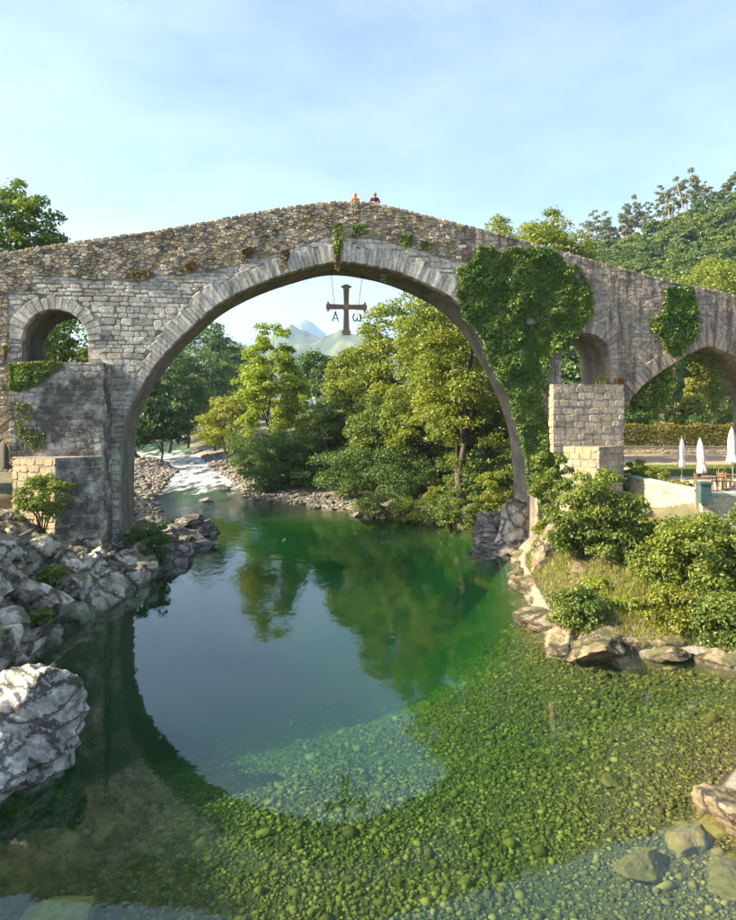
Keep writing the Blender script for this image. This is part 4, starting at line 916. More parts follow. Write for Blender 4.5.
# the craggy cliff under the left pier: one broken rock face with proud blocks as pieces
def cliff():
    line = smooth_line([(-13.2, 8), (-12.6, 12), (-12.3, 16), (-11.75, 20.5), (-11.4, 23), (-11.6, 25.3), (-11.9, 28.2), (-11.9, 30.6), (-11.0, 32.8), (-10.4, 36), (-10.3, 39), (-10.6, 42)], .13)
    t = np.gradient(line, axis=0); t /= np.linalg.norm(t, axis=1)[:, None]; nr = np.stack([-t[:, 1], t[:, 0]], -1)
    tt = np.linspace(0, 1, 60)
    prof_d = np.interp(tt, [0, .2, .55, .8, 1], [0.0, .5, 2.4, 4.6, 9.0]); prof_z = np.interp(tt, [0, .2, .55, .8, 1], [-1.6, .5, 2.7, 4.2, 4.6])
    s = np.arange(len(line)); top = np.interp(line[:, 1], [8, 24, 29, 33, 36, 42], [1.05, 1.0, .9, .62, .42, .30])
    PX = line[:, None, 0] + nr[:, None, 0] * prof_d[None]; PY = line[:, None, 1] + nr[:, None, 1] * prof_d[None]
    PZ = np.where(prof_z[None] > 0, prof_z[None] * top[:, None], prof_z[None])
    P = np.stack([PX, PY, PZ], -1)
    q = P * (.9, .9, 1.1)
    warp = np.stack([fbm(q * .9 + k * 13, 3) for k in range(3)], -1) - .5
    qq = q + warp * 1.6
    cell = _hash(*[np.floor(qq[..., k] * (.65, .5, .6)[k]).astype(np.int64) for k in range(3)]) - .5
    cell2 = _hash(*[np.floor(qq[..., k] * 1.5 + 7).astype(np.int64) for k in range(3)]) - .5
    dsp = 1.25 * cell + .42 * cell2 + .7 * (fbm(q * .6, 4) - .5) + .16 * (ridged(q * 3, 3) - .6)
    dir_ = np.stack([-nr[:, None, 0] + 0 * PX, -nr[:, None, 1] + 0 * PX, .55 + 0 * PX], -1)
    P = P + dir_ * dsp[..., None]
    ny, nx = PX.shape; ii = (np.arange(ny - 1)[:, None] * nx + np.arange(nx - 1)[None]).ravel()
    obj('rock_face', mesh_np('rock_face', P.reshape(-1, 3), np.stack([ii, ii + nx, ii + nx + 1, ii + 1], -1)), SM['lime'], left_bank)
cliff()
r = np.random.default_rng(21)
crag = [rock_mesh('crag', 60 + k, (1, 1, 1), 4, 12, .10, .0, .04) for k in range(6)]
for k in range(26):
    Y = r.uniform(17, 41); d = r.uniform(0, 3.2) if Y < 32 else r.uniform(0, 2.0)
    X = np.interp(Y, [8, 22, 26, 31, 35, 42], [-13, -11.6, -11.7, -11.8, -10.7, -10.5]) - d
    u_ = (np.array([X, Y]) - OB) @ UA; v_ = (np.array([X, Y]) - OB) @ VA
    z = min(4.2, .25 + d * 1.05) * np.interp(Y, [8, 24, 29, 33, 36, 42], [1.05, 1.0, .9, .62, .42, .30]); s = r.uniform(.9, 2.1)
    obj('rock', crag[k % 6], SM['lime'], left_bank, loc=(X, Y, z - .1), scale=(s * r.uniform(.8, 1.4), s * r.uniform(.8, 1.3), s * r.uniform(.7, 1.3))).rotation_euler = tuple(r.uniform(-.6, .6, 2)) + (r.uniform(0, 6.3),)
# the big boulder and the detached rocks
def rock(label, seed, px, py, Y, size, mat, rz=0.0, tilt=(0, 0), sub=4, strata=.05, rough=.1, name='boulder', cat='rock', group=None, z=None, planes=13, fine=.05):
    X = (px - CX) / F * Y; zz = HC - (py - CY) / F * Y if z is None else z
    o = obj(name, rock_mesh(name, seed, size, sub, planes, rough, strata, fine), SM[mat], label=label, cat=cat, group=group, loc=(X, Y, zz)); o.rotation_euler = (tilt[0], tilt[1], rz); return o
rock('massive pale grey boulder with dark cracks standing in the green pool', 41, 22, 738, 16.6, (2.7, 2.6, 2.65), 'boulder', .3, (.1, .35), sub=5, strata=.10, rough=.10, planes=11, fine=.05)
rock('smaller pale boulder wedged against the massive cracked boulder', 42, -16, 780, 15.2, (1.9, 1.8, 1.5), 'boulder', 1.0)
rock('long layered rock ledge reaching into the river beyond the arch leg', 43, 176, 552, 42.5, (5.6, 4.2, 2.6), 'dull', .5, (.1, -.3), strata=.14, planes=16)
rock('jagged slab rock at the end of the layered ledge', 44, 196, 532, 46.5, (3.0, 3.4, 1.6), 'dull', 1.2, (.2, -.25), strata=.14)
rock('low tilted rock below the layered ledge', 45, 152, 572, 37.5, (4.4, 3.2, 2.4), 'dull', .2, (.1, -.4), strata=.12)
rock('dark wet rock on top of the layered ledge', 46, 192, 520, 46, (1.7, 1.2, .7), 'dull', .3)
rock('pale rock jammed at the foot of the arch leg', 47, 128, 548, 37.5, (2.0, 2.0, 2.0), 'lime', .6)
rock('broad rock under the shaded pier at the waterline', 48, 108, 585, 33.0, (3.4, 2.6, 2.2), 'lime', 1.6, strata=.1)
rock('pale craggy rock carrying the ivy-covered arch leg', 49, 526, 520, 42.2, (3.2, 3.6, 5.0), 'lime', .4, (0, .1), strata=.0, planes=16)
rock('mossy rock at the water below the arch leg', 50, 500, 535, 43.8, (4.0, 3.2, 3.0), 'dull', .9, strata=.1)
rock('dark ledge rock just above the water at the arch leg', 51, 500, 552, 41.2, (4.4, 2.2, 1.2), 'dull', .1, strata=.1)
rock('golden mossy slab leaning on the bank below the big shrub', 52, 556, 562, 33.4, (2.8, 2.2, 3.0), 'brown', .5, (0, .5), strata=.05)
rock('flat sunlit rock step at the water below the golden slab', 53, 538, 586, 32.0, (2.4, 1.8, .8), 'brown', .2, strata=.05)
rock('pale flat rock in the grass above the water', 54, 612, 590, 28.6, (2.8, 2.0, 1.2), 'brown', .3)
rock('whitish rock poking from the grassy bank', 55, 590, 566, 30.4, (1.8, 1.5, 1.0), 'brown', .3)
rock('brown rock under the rounded shrub at the waterline', 56, 566, 645, 25.0, (1.9, 1.5, 1.3), 'brown', 1.2, strata=.08)
rock('long low rock lining the pool under the yellow-green shrub', 57, 618, 650, 24.4, (2.6, 1.4, 1.0), 'brown', .1, strata=.08)
rock('dark rock at the waterline below the leafy corner shrub', 58, 672, 652, 24.2, (2.0, 1.2, .9), 'brown', .3)
rock('small stone at the waterline between two brown rocks', 59, 645, 640, 24.9, (1.0, .9, .9), 'brown', .3, sub=4)
rock('rock by the water between the step and the rounded shrub', 60, 552, 622, 27.4, (1.2, 1.6, .7), 'brown', .3, sub=4)
rock('grassy-topped rock beside the flat pale rock', 61, 636, 612, 27.2, (2.2, 1.6, 1.3), 'brown', .8)
r = np.random.default_rng(91); sh = smooth_line([(8.6, 40), (7.6, 36), (7.1, 32), (6.9, 29), (6.75, 26.5), (6.6, 25), (7.8, 24), (9.4, 23.6), (11, 23.4), (12.0, 22.2), (12.6, 20.6)], .85)
for k, p in enumerate(sh):
    s = r.uniform(.4, 1.0) * (1.7 if r.random() < .3 else 1); o = obj('shore_rock', crag[k % 6], SM['brown'], label='brown rock edging the pool along the sunny bank', cat='rock', group='rocks edging the sunny bank', loc=(p[0] + r.uniform(-.1, .9), p[1] + r.uniform(-.2, .6), r.uniform(-.05, .25)), scale=(s * 1.7, s * 1.2, s * .6)); o.rotation_euler = (r.uniform(-.3, .3), r.uniform(-.3, .3), r.uniform(0, 6.28))
rock('sunlit tan rock breaking the surface at the pool corner', 62, 745, 818, 14.3, (1.5, 1.7, 1.0), 'brown', .5, (0, .15))
for k, (px, py, s) in enumerate(((738, 782, 1.0), (690, 855, 1.0), (732, 890, 1.3), (645, 880, .8), (715, 845, .8), (610, 790, .45), (40, 850, 1.6), (110, 815, 1.1), (60, 905, 1.1))):
    X, Y = G(px, py, -.7); zt = float(terr(X, Y))
    obj('boulder', rock_mesh('boulder', 80 + k, (s * 1.3, s, s * .62), 4, 12, .1), SM['pebble'], label='rounded boulder lying under the clear water', cat='rock', group='sunken boulders in the pool', loc=(X, Y, min(zt + .10 * s, -.40 * s)), rz=k * 1.1)
r = np.random.default_rng(71)
for k in range(26):           # stones along the far bank
    t = r.random(); i = t * 5; pts = [(252, 500), (285, 500), (320, 508), (360, 514), (395, 516), (470, 527)]
    a, b = pts[int(i)], pts[min(5, int(i) + 1)]; px = a[0] + (b[0] - a[0]) * (i % 1); py = a[1] + (b[1] - a[1]) * (i % 1) - r.uniform(-1, 8); X, Y = G(px, py + 1, 0); s = r.uniform(.4, 1.1)
    obj('bank_stone', crag[k % 6], SM['dull' if k % 3 else 'brown'], label='pale stone lying along the waterline of the far bank', cat='stone', group='stones along the far bank', loc=(X, Y, max(.1, float(terr(X, Y)))), scale=(s * 1.3, s, s * .6), rz=r.uniform(0, 6))
r = np.random.default_rng(72)
for k, (px, py) in enumerate(((152, 441), (163, 437), (178, 435), (186, 438), (200, 446), (196, 452), (208, 456), (214, 468), (172, 470), (190, 433), (222, 484), (208, 497), (158, 434), (193, 462))):
    Y = 700 * (HC - .4) / (py - CY); X = (px - CX) / F * Y; s = r.uniform(1, 2.2) * (Y / 120)
    obj('river_rock', crag[k % 6], SM['dull'], label='dark wet rock standing in the rippling rapids', cat='rock', group='rocks in the rapids', loc=(X, Y, float(water_z(X, Y)) + .05), scale=(s * 1.3, s, s * .55), rz=r.uniform(0, 6))

# ------------------------------------------------------------------ loose stone: cobbles of the bars, pebbles of the bed, grass
def scatter(name, P, S, mat, seed, sub=1, **kw):
    r = np.random.default_rng(seed); Dv, Fc = ICO[sub]; n = len(P); m = len(Dv); th = r.uniform(0, 6.28, n)
    A = Dv[None] * (S[:, None, None] * np.stack([r.uniform(.7, 1.4, n), r.uniform(.6, 1.1, n), r.uniform(.4, .75, n)], -1)[:, None]) * (1 + r.uniform(-.16, .16, (n, m, 1)))
    c, s = np.cos(th)[:, None], np.sin(th)[:, None]; x = A[..., 0] * c - A[..., 1] * s; y = A[..., 0] * s + A[..., 1] * c
    V = np.stack([x + P[:, None, 0], y + P[:, None, 1], A[..., 2] + P[:, None, 2]], -1).reshape(-1, 3)
    return obj(name, mesh_np(name, V, (Fc[None] + m * np.arange(n)[:, None, None]).reshape(-1, 3), True), mat, **kw)
a6 = np.arange(6) * math.pi / 3
ICO['pebble'] = (np.concatenate([np.stack([np.cos(a6), np.sin(a6), 0 * a6 + .15 * (-1.0) ** np.arange(6)], -1), [(0, 0, .85), (0, 0, -.85)]]), np.array([(k, (k + 1) % 6, 6) for k in range(6)] + [((k + 1) % 6, k, 7) for k in range(6)]))
r = np.random.default_rng(31)
c = np.stack([r.uniform(-9.5, 12, 120000), 8.3 + 22 * r.random(120000) ** 1.15], -1); c = c[in_poly(c, RIV)]
z = terr(c[:, 0], c[:, 1]); sz = r.gamma(1.7, .013, len(c)) + .026; sz *= np.where(r.random(len(c)) < .02, 2.2, 1) * (1 + .5 * (fbm(np.column_stack([c * .6, c[:, 0] * 0]), 3) - .5))
k = (z < -.12) & (r.random(len(c)) > sstep(-z, 1.6, 4.2)); k &= np.cumsum(k) < 62000
scatter('pebbles', np.column_stack([c, z + sz * .2])[k], sz[k], SM['pebble'], 5, 'pebble', kind='stuff', label='bed of rounded pebbles under the clear green water', cat='pebbles')
c = np.stack([r.uniform(-40, -14, 16000), r.uniform(48, 120, 16000)], -1)
ins = in_poly(c, RIV); d = dist_line(c, RIVC[0]); k = (~ins) & (d < 14) & (c[:, 0] < -10); c = c[k][:9000]
z = terr(c[:, 0], c[:, 1]); sz = r.gamma(2, .06, len(c)) + .07
scatter('gravel_bar', np.column_stack([c, z + sz * .15]), sz, SM['cobble'], 6, 0, kind='stuff', label='bar of grey cobbles beside the rippling water', cat='gravel')
c = np.stack([r.uniform(-13, 9, 9000), r.uniform(45, 70, 9000)], -1); ins = in_poly(c, RIV); d = dist_line(c, RIVC[1]); k = (~ins) & (d < 3.5) & (d < dist_line(c, RIVC[0])) & ((c[:, 0] < -2.0) | (rng.random(len(c)) < .25)); c = c[k]
z = terr(c[:, 0], c[:, 1]); sz = r.gamma(2.2, .035, len(c)) + .05
scatter('shingle', np.column_stack([c, z + sz * .3]), sz, SM['cobble'], 8, 1, kind='stuff', label='pale shingle on the edge of the far bank', cat='gravel')
c = np.stack([r.uniform(5, 20, 90000), r.uniform(22.5, 37, 90000)], -1); ins = in_poly(c, RIV); d = dist_line(c, RIV, True)
k = (~ins) & (d > .5) & (fbm(np.column_stack([c * .5, c[:, 0] * 0]), 3) > .36) & ~((c[:, 0] > 14.6) & (c[:, 1] > 32)); c = c[k][:36000]; z = terr(c[:, 0], c[:, 1]); n = len(c)
th = r.uniform(0, 6.28, n); hgt = r.uniform(.12, .34, n); w = .02; ln = r.normal(size=(n, 2)) * .09
Vb = np.stack([np.column_stack([c[:, 0] - np.cos(th) * w, c[:, 1] - np.sin(th) * w, z - .03]), np.column_stack([c[:, 0] + np.cos(th) * w, c[:, 1] + np.sin(th) * w, z - .03]), np.column_stack([c + ln, z + hgt])], 1).reshape(-1, 3)
obj('grass', mesh_np('grass', Vb, np.arange(3 * n).reshape(n, 3)), LM['grass'], kind='stuff', label='yellow-green grass on the sunny rocky bank', cat='grass')

# ------------------------------------------------------------------ terrace on the right bank
TZ = 4.3
def slab(name, poly, z0, z1, mat, **kw):
    n = len(poly); V = [(x, y, z) for z in (z0, z1) for x, y in poly]
    return obj(name, mesh_py(name, V, [tuple(range(n))[::-1], tuple(range(n, 2 * n))] + [(i, (i + 1) % n, n + (i + 1) % n, n + i) for i in range(n)]), mat, **kw)
pave = plain_mat('terrace_paving', (.42, .35, .25), .9, .25, 1.5, bump=.2)
sand = plain_mat('sandy_path', (.34, .25, .15), .95, .2, 3, bump=.2)
lawn_m = plain_mat('lawn_green', (.055, .12, .02), .95, .4, 25, bump=.8)
slab('terrace', [(15.6, 33.6), (60, 33.6), (60, 75), (21, 75), (15.3, 40.5)], 2.8, TZ, pave, kind='structure')
slab('path', [(20, 49.5), (60, 49.5), (60, 62), (21, 62)], TZ - .1, TZ + .004, sand, kind='structure')
slab('lawn', [(17.5, 42.0), (40, 42), (40, 50.3), (18.6, 50.3)], TZ - .1, TZ + .02, lawn_m, kind='structure')
r = np.random.default_rng(44); n = 14000; c = np.stack([r.uniform(17.7, 32, n), r.uniform(42.1, 50.2, n)], -1); th = r.uniform(0, 6.28, n); hgt = r.uniform(.05, .12, n); ln = r.normal(size=(n, 2)) * .03
Vb = np.stack([np.column_stack([c[:, 0] - np.cos(th) * .02, c[:, 1] - np.sin(th) * .02, np.full(n, TZ)]), np.column_stack([c[:, 0] + np.cos(th) * .02, c[:, 1] + np.sin(th) * .02, np.full(n, TZ)]), np.column_stack([c + ln, TZ + hgt])], 1).reshape(-1, 3)
obj('lawn_grass', mesh_np('lawn_grass', Vb, np.arange(3 * n).reshape(n, 3)), LM['grass'], kind='stuff', label='short mown grass of the terrace lawn', cat='grass')
# retaining wall with a pale green coping
wall_m = stone_mat('cream_render', [(.44, .37, .25), (.52, .45, .32), (.38, .31, .21)], dark_amt=.25, lich_amt=.1, flat=True)
cop_m = plain_mat('green_coping', (.33, .40, .31), .8, .2, 8)
def garden_wall(label, p, q, zb, zt, th=.35, cop=cop_m, seed=0):
    p, q = np.array(p), np.array(q); L_ = np.hypot(*(q - p)); d = (q - p) / L_; rz = math.atan2(d[1], d[0]); m = (p + q) / 2
    e = obj('garden_wall', None, loc=(m[0], m[1], zb), label=label, cat='wall')
    mb = MB(); mb.box((0, 0, (zt - zb) / 2), (L_, th, zt - zb), rz); obj('core', mb.mesh('core'), wall_m, e)
    nb = max(1, int(L_ / 1.1)); r = np.random.default_rng(seed)
    for k in range(nb):
        c = p + d * (k + .5) * L_ / nb - m; mb = MB(); mb.box((c[0], c[1], zt - zb + .06), (L_ / nb - .015, th + .10, .12), rz); obj('coping', mb.mesh('coping'), cop, e)
    pl, _ = quad_place(p, q, None); n_ = np.array([d[1], -d[0]])
    sts = lay(lambda P: (P[..., 0] > 0) & (P[..., 0] < L_) & (P[..., 1] > zb + .1) & (P[..., 1] < zt - .02), 0, L_, zb, zt, (.18, .3), (.25, .6), .012, (.0, .04), .2, dip=.6)
    for s in sts:
        V = stone_geo(s, lambda a, dep, z: pl(a, dep - th / 2, z)) - np.array([m[0], m[1], zb]); obj('stone', mesh_np('stone', V, QFN[len(s[2])]), wall_m, e)
    return e
garden_wall('cream stone terrace wall with pale green coping facing the river', (15.05, 40.6), (15.75, 33.3), 2.2, TZ + .12, seed=1)
garden_wall('short terrace wall turning away at the parasol corner', (15.78, 33.2), (24, 33.0), 2.2, TZ - .05, seed=2)
garden_wall('low grey-green wall at the foot of the clipped hedge', (21.5, 61.6), (36, 61.6), TZ - .05, TZ + .62, .3, plain_mat('grey_coping', (.16, .20, .18), .8, .2, 6), seed=3)
mb = MB(); mb.box((0, 0, .45), (.5, .5, .9)); po = obj('wall_post', mb.box((0, 0, .94), (.6, .6, .1)).mesh('wall_post'), plain_mat('dark_green_paint', (.05, .09, .08), .7, .3, 5), label='dark green square post ending the cream terrace wall', cat='post', loc=(15.75, 32.85, TZ - .35))
# hedge
r = np.random.default_rng(66); he = obj('clipped_hedge', None, loc=(29, 62.6, TZ), label='long clipped hedge with sunlit golden top behind the bridge', cat='hedge')
n = 16000; x = r.uniform(-7.5, 7.5, n); y = r.uniform(-.75, .75, n); z = r.uniform(.1, 2.5, n); f = r.integers(0, 3, n)
y = np.where(f == 0, -.75 + r.normal(size=n) * .06, y); z = np.where(f == 1, 2.5 + r.normal(size=n) * .07 + .12 * np.sin(x * 2.1), z)
V, Fc = leaves(np.column_stack([x, y, z]), np.column_stack([r.normal(size=n) * .6, np.where(f == 0, -1, r.normal(size=n) * .6), np.where(f == 1, 1, r.normal(size=n) * .5)]), .16, r)
obj('foliage', mesh_np('foliage', V, Fc), LM['hedge'], he); mb = MB()
for k in range(16): mb.tube([(-7.2 + k * .96, 0, -.2), (-7.1 + k * .96, .1, 1.1), (-7.2 + k * .96, 0, 2.1)], [.04, .03, .01], 5)
obj('stem', mb.mesh('stem'), stem_m, he)
# parasols, tables and chairs
cloth_m = plain_mat('pale_pink_cloth', (.55, .44, .42), .85, .08, 9); alu = plain_mat('parasol_pole', (.45, .42, .38), .5, .1, 4, .3); wood_m = plain_mat('chair_wood', (.17, .10, .05), .7, .3, 14); base_m = plain_mat('parasol_base', (.2, .19, .18), .9)
def parasol(px, Y, h, lb, lean=(0, 0), seed=0, fat=1.0):
    r = np.random.default_rng(seed); X = (px - CX) / F * Y; e = obj('parasol', None, loc=(X, Y, TZ), label=lb, cat='parasol'); e.rotation_euler = (lean[0], lean[1], seed)
    mb = MB(); mb.tube([(0, 0, .08), (0, 0, h - .05)], .024, 10); obj('pole', mb.mesh('pole', True), alu, e)
    mb = MB(); mb.lathe((0, 0, 0), [(.27, .0), (.27, .07), (.08, .10), (.05, .28)], 16); obj('base', mb.mesh('base'), base_m, e)
    mb = MB(); ph = r.uniform(0, 6)
    prof = [(.20, h - 1.75), (.23, h - 1.6), (.19, h - 1.4), (.15, h - 1.22), (.17, h - .95), (.16, h - .6), (.12, h - .3), (.07, h - .1), (.03, h)]
    mb.lathe((0, 0, 0), [(q * fat, z) for q, z in prof], 32, lambda th, i: 1 + .26 * abs(math.sin(4 * th + ph + i * .12)) - .1); obj('canopy', mb.mesh('canopy', True), cloth_m, e)
    mb = MB(); mb.lathe((0, 0, 0), [(.175 * fat, h - 1.26), (.18 * fat, h - 1.22), (.175 * fat, h - 1.18)], 16); obj('strap', mb.mesh('strap'), alu, e)
    mb = MB(); mb.lathe((0, 0, 0), [(.02, h - .02), (.035, h + .02), (.015, h + .07)], 10); obj('finial', mb.mesh('finial'), alu, e)
parasol(681.5, 40.0, 2.45, 'slim closed pale pink parasol at the edge of the lawn', (.0, .0), 1, .9)
parasol(703, 35.2, 2.55, 'closed pale pink parasol tilted over a small table', (.03, .10), 2, 1.0)
parasol(733, 34.6, 3.1, 'tall closed pale pink parasol beside wooden chairs', (0, .02), 3, 1.15)
def table(X, Y, lb):
    e = obj('cafe_table', None, loc=(X, Y, TZ), label=lb, cat='table'); mb = MB(); mb.lathe((0, 0, 0), [(.40, .70), (.42, .72), (.40, .745)], 20); obj('tabletop', mb.mesh('tabletop'), wood_m, e)
    for k in range(4): a = k * 1.571 + .78; mb = MB(); mb.tube([(.34 * math.cos(a), .34 * math.sin(a), 0), (.2 * math.cos(a), .2 * math.sin(a), .71)], .02, 6); obj('leg', mb.mesh('leg'), wood_m, e)
def chair(X, Y, rz, lb, group=None):
    e = obj('chair', None, loc=(X, Y, TZ), rz=rz, label=lb, cat='chair', group=group)
    mb = MB(); mb.box((0, 0, .45), (.46, .46, .04)); obj('seat', mb.mesh('seat'), wood_m, e)
    for x in (-.2, .2):
        for y in (-.2, .2): mb = MB(); mb.box((x, y, .215 if y < 0 else .47), (.04, .04, .43 if y < 0 else .94)); obj('leg', mb.mesh('leg'), wood_m, e)
        mb = MB(); mb.box((x, -.02, .66), (.05, .44, .03)); obj('armrest', mb.mesh('armrest'), wood_m, e)
    for z in (.58, .70, .82): mb = MB(); mb.box((0, .2, z), (.36, .025, .07)); obj('slat', mb.mesh('slat'), wood_m, e)
table(16.9, 34.55, 'small wooden table under the tilted parasol'); chair(16.25, 34.3, 1.4, 'wooden armchair on the terrace corner side of the tilted parasol'); chair(17.45, 35.0, -1.2, 'wooden armchair between the tilted and the tall parasol')
table(18.9, 35.4, 'small wooden table beside the tall parasol'); chair(17.95, 34.9, 1.6, 'wooden armchair at the foot of the tall parasol'); chair(18.5, 36.3, .3, 'wooden armchair on the lawn side of the tall parasol')

# ------------------------------------------------------------------ the hanging cross
met = plain_mat('aged_bronze', (.26, .165, .125), .6, .4, 22, .2, bump=.3); gold = plain_mat('dull_gold', (.36, .20, .07), .45, .3, 30, .6); dk = plain_mat('dark_iron', (.035, .03, .03), .6, .2, 10, .4)
CV = 1.95
cu, cz = B(346.3, 307, CV); zt_ = B(346, 284.5, CV)[1]; zb_ = B(347, 335, CV)[1]; ul_ = B(326, 307, CV)[0]; ur_ = B(367, 307, CV)[0]
cr = obj('hanging_cross', None, loc=W(cu, CV, zb_), label='ornate bronze cross with letters hanging under the tall arch', cat='cross'); cr.rotation_euler = (0, 0, YAW)
cz -= zb_; top = zt_ - zb_; la = cu - ul_; ra = ur_ - cu
def arm(p0, p1, w0, w1, name, flare=.26, tre=True):
    """a tapering bar in the x-z plane from the centre outwards, ending in a flared three-lobed tip"""
    p0, p1 = np.array(p0), np.array(p1); d = (p1 - p0) / np.linalg.norm(p1 - p0); n = np.array([-d[1], d[0]]); L_ = np.linalg.norm(p1 - p0)
    side = [(0, w0), (L_ * .78, w1), (L_ * .84, w1 * 1.1), (L_ * .88, flare), (L_ * .93, flare * .95), (L_ * .945, w1 * .75)] + ([(L_ * .965, w1 * 1.1), (L_ * .985, w1 * .9), (L_, .02)] if tre else [(L_, flare * 1.05)])
    out = [p0 + d * s + n * w for s, w in side] + [p0 + d * s - n * w for s, w in side[::-1]]; m = len(out)
    V = [(q[0], y, q[1]) for y in (-.09, .09) for q in out]
    mb = MB(); mb.add(V, [tuple(range(m)), tuple(range(m, 2 * m))[::-1]] + [(i, m + i, m + (i + 1) % m, (i + 1) % m) for i in range(m)])
    a = obj(name, mb.mesh(name), met, cr)
    for s in np.linspace(.22, .74, 6):
        c = p0 + d * L_ * s
        mb = MB(); mb.add([(c[0] + d[0] * .07, -.092, c[1] + d[1] * .07), (c[0] + n[0] * .06, -.092, c[1] + n[1] * .06), (c[0] - d[0] * .07, -.092, c[1] - d[1] * .07), (c[0] - n[0] * .06, -.092, c[1] - n[1] * .06), (c[0], -.13, c[1])],
            [(0, 1, 4), (1, 2, 4), (2, 3, 4), (3, 0, 4)]); obj('stud', mb.mesh('stud'), gold, a)
arm((0, cz), (0, top), .13, .16, 'upper_arm', .3); arm((0, cz), (0, 0), .13, .17, 'lower_arm', .26, False); arm((0, cz), (-la, cz), .12, .15, 'side_arm', .3); arm((0, cz), (ra, cz), .12, .15, 'side_arm', .3)
def disc(name, c, r0, y0, y1, mat, n=20):
    V = [(c[0] + r0 * math.cos(k * 2 * math.pi / n), y, c[1] + r0 * math.sin(k * 2 * math.pi / n)) for y in (y0, y1) for k in range(n)]
    return obj(name, mesh_py(name, V, [tuple(range(n)), tuple(range(n, 2 * n))[::-1]] + [(k, n + k, n + (k + 1) % n, (k + 1) % n) for k in range(n)]), mat, cr)
disc('centre_disc', (0, cz), .22, -.12, .12, met); disc('centre_boss', (0, cz), .13, -.16, .16, gold)
lz0 = cz - .82; lz1 = cz - .32
la_x = B(335.5, 318, CV)[0] - cu; lo_x = B(357, 318, CV)[0] - cu
mb = MB(); mb.tube([(la_x - .17, 0, lz0), (la_x, 0, lz1)], .035, 6).tube([(la_x + .17, 0, lz0), (la_x, 0, lz1)], .035, 6).tube([(la_x - .1, 0, lz0 + .2), (la_x, 0, lz0 + .13), (la_x + .1, 0, lz0 + .2)], .026, 6).tube([(la_x - .06, 0, lz1), (la_x + .06, 0, lz1)], .03, 6)
obj('alpha_letter', mb.mesh('alpha_letter'), dk, cr)
om = [(lo_x + x, 0, lz0 + .02 + z) for x, z in [(-.12, .42), (-.2, .34), (-.23, .2), (-.19, .05), (-.1, 0), (-.02, .07), (0, .28), (.02, .07), (.1, 0), (.19, .05), (.23, .2), (.2, .34), (.12, .42)]]
obj('omega_letter', MB().tube(om, .042, 6).mesh('omega_letter'), dk, cr)
for x in (la_x, lo_x): obj('letter_hanger', MB().tube([(x, 0, lz1 if x == la_x else lz0 + .3), (x, 0, cz - .05)], .012, 5).mesh('letter_hanger'), dk, cr)
for pa, pb in (((329.5, 262), (334.5, 305)), ((364.5, 262), (358.5, 305))):
    a = B(*pa, CV); b = B(*pb, CV); obj('cable', MB().tube([(a[0] - cu, 0, a[1] - zb_ + .2), (b[0] - cu, 0, cz + .05)], .016, 5).mesh('cable'), dk, cr)

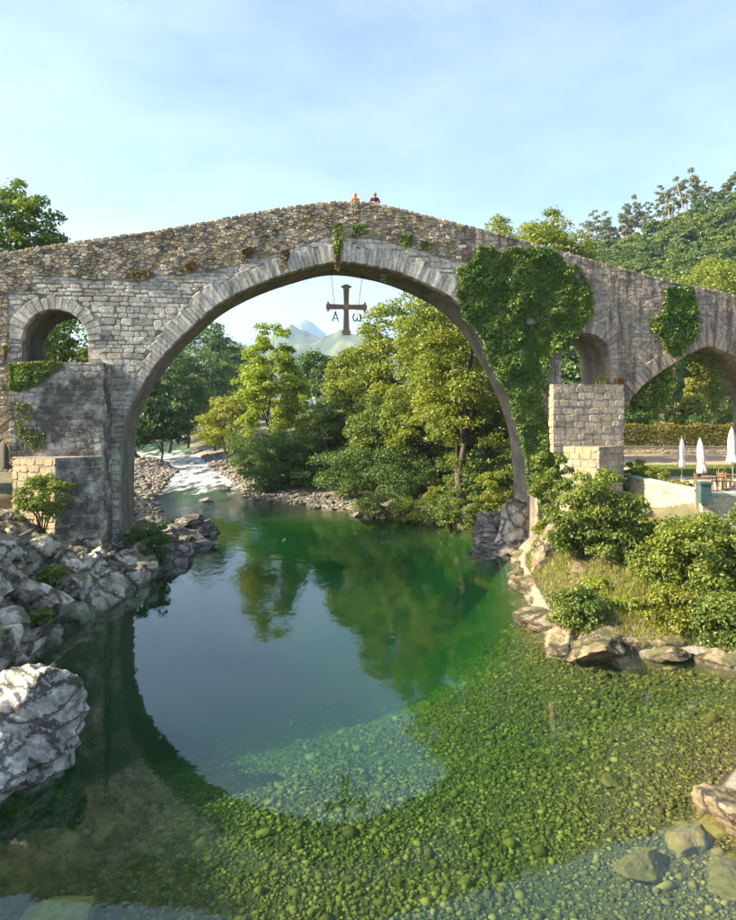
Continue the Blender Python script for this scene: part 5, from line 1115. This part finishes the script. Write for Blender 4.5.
# ------------------------------------------------------------------ two people on the crown of the bridge
def person(px, vv, label, top_col, trou_col, hair_col, facing, lean=0.0, h=1.68, arms='down'):
    u, _ = B(px, 200, vv); zd = float(par_z(u)) - .95; e = obj('person', None, loc=W(u, vv, zd), rz=YAW + facing, label=label, cat='person')
    k = h / 1.7; sk = bpy.data.meshes.new('body')
    J = {'pel': (0, 0, .95), 'sp': (0, -.01 - lean * .4, 1.15), 'ch': (0, -lean * .8, 1.33), 'nk': (0, -lean, 1.46), 'hd': (0, -.02 - lean * 1.1, 1.56), 'ht': (0, -.01 - lean * 1.15, 1.655)}
    V = []; E = []; Rr = []
    def add(p, r, par=None):
        V.append(tuple(np.array(p) * k)); Rr.append(r * k)
        if par is not None: E.append((par, len(V) - 1))
        return len(V) - 1
    pel = add(J['pel'], .145); sp = add(J['sp'], .13, pel); ch = add(J['ch'], .15, sp); nk = add(J['nk'], .06, ch); hd = add(J['hd'], .088, nk); add(J['ht'], .075, hd)
    for s in (-1, 1):
        hp = add((.09 * s, 0, .88), .095, pel); kn = add((.10 * s, -.02, .48), .062, hp); an = add((.10 * s, .02, .08), .042, kn); add((.11 * s, -.14, .035), .035, an)
        sh = add((.19 * s, -lean * .8, 1.38), .062, ch)
        if arms == 'rest': el = add((.27 * s, -.06 - lean, 1.16), .045, sh); wr = add((.12 * s, -.28 - lean, 1.10), .034, el); ha = add((.06 * s, -.34 - lean, 1.10), .036, wr)
        else: el = add((.25 * s, .02, 1.12), .045, sh); wr = add((.25 * s, -.08, .90), .034, el); ha = add((.25 * s, -.11, .82), .036, wr)
        hv = np.array(V[ha]) / k
        for f in range(4): q = add(hv + (.008 * (f - 1.5) * 2, -.03, -.03), .009, ha); add(hv + (.008 * (f - 1.5) * 2, -.045, -.065 - .006 * (f in (1, 2))), .008, q)
        q = add(hv + (-.035 * s, -.01, -.01), .010, ha); add(hv + (-.045 * s, -.03, -.035), .009, q)
    sk.from_pydata(V, E, []); sk.update(); skin_mat = plain_mat('skin', (.45, .27, .19), .6, .05); cl = plain_mat('shirt', top_col, .9, .15); tr_ = plain_mat('trousers', trou_col, .9, .15)
    o = obj('body', sk, None, e); md = o.modifiers.new('skin', 'SKIN'); md.use_smooth_shade = True
    for i, q in enumerate(sk.skin_vertices[0].data if len(sk.skin_vertices) else []): q.radius = (Rr[i], Rr[i]); q.use_root = (i == 0)
    o.modifiers.new('sub', 'SUBSURF').levels = 1
    dg = bpy.context.evaluated_depsgraph_get(); me = bpy.data.meshes.new_from_object(o.evaluated_get(dg)); o.modifiers.clear(); o.data = me; me.materials.clear()
    for m_ in (skin_mat, cl, tr_): me.materials.append(m_)
    for p in me.polygons:
        z = p.center.z / k; x = abs(p.center.x) / k; p.material_index = 0 if (z > 1.45 or (x > .215 and z < 1.0) or (p.center.y / k < -.28 - lean)) else (2 if z < .97 and x < .215 else 1)
    hm = MB(); c = np.array(J['hd']) * k
    prof = [(.02, .118), (.06, .108), (.09, .075), (.104, .03), (.103, -.02), (.085, -.07)]
    hm.lathe((c[0], c[1] + .022, c[2] + .02), prof[::-1], 14); obj('hair', hm.mesh('hair', True), plain_mat('hair', hair_col, .7, .2), e)
    fm = MB(); fm.add([(c[0] - .014, c[1] - .085, c[2]), (c[0] + .014, c[1] - .085, c[2]), (c[0], c[1] - .115, c[2] - .012), (c[0], c[1] - .085, c[2] + .04)], [(0, 2, 1), (0, 3, 2), (1, 2, 3)]); obj('nose', fm.mesh('nose'), skin_mat, e)
    for s in (-1, 1): obj('eye', MB().lathe((c[0] + s * .033, c[1] - .082, c[2] + .012), [(.004, -.009), (.011, 0), (.004, .009)], 8).mesh('eye', True), dk, e)
    obj('mouth', MB().box((c[0], c[1] - .083, c[2] - .045), (.045, .01, .01)).mesh('mouth'), plain_mat('lips', (.35, .12, .10), .6), e); return e
person(374.5, .68, 'person in a dark maroon top leaning on the parapet at the bridge crown', (.09, .02, .045), (.03, .03, .05), (.25, .10, .04), 0.0, .10, 1.74, 'rest')
person(355.0, .72, 'person in an orange top standing at the bridge crown', (.75, .22, .06), (.06, .07, .10), (.45, .20, .07), .4, 0.0, 1.66)

# ------------------------------------------------------------------ air
hz, hnt, N, L = newmat('haze_air'); pv = N('VolumePrincipled'); pv.inputs['Color'].default_value = (.48, .70, 1.0, 1); pv.inputs['Density'].default_value = .00013; pv.inputs['Anisotropy'].default_value = .2
out = N('OutputMaterial'); L(pv.outputs[0], out.inputs['Volume'])
mb = MB(); mb.box((0, 500, 306), (13200, 13400, 628)); obj('haze', mb.mesh('haze'), hz, kind='stuff', label='thin blue haze in the valley air', cat='haze')
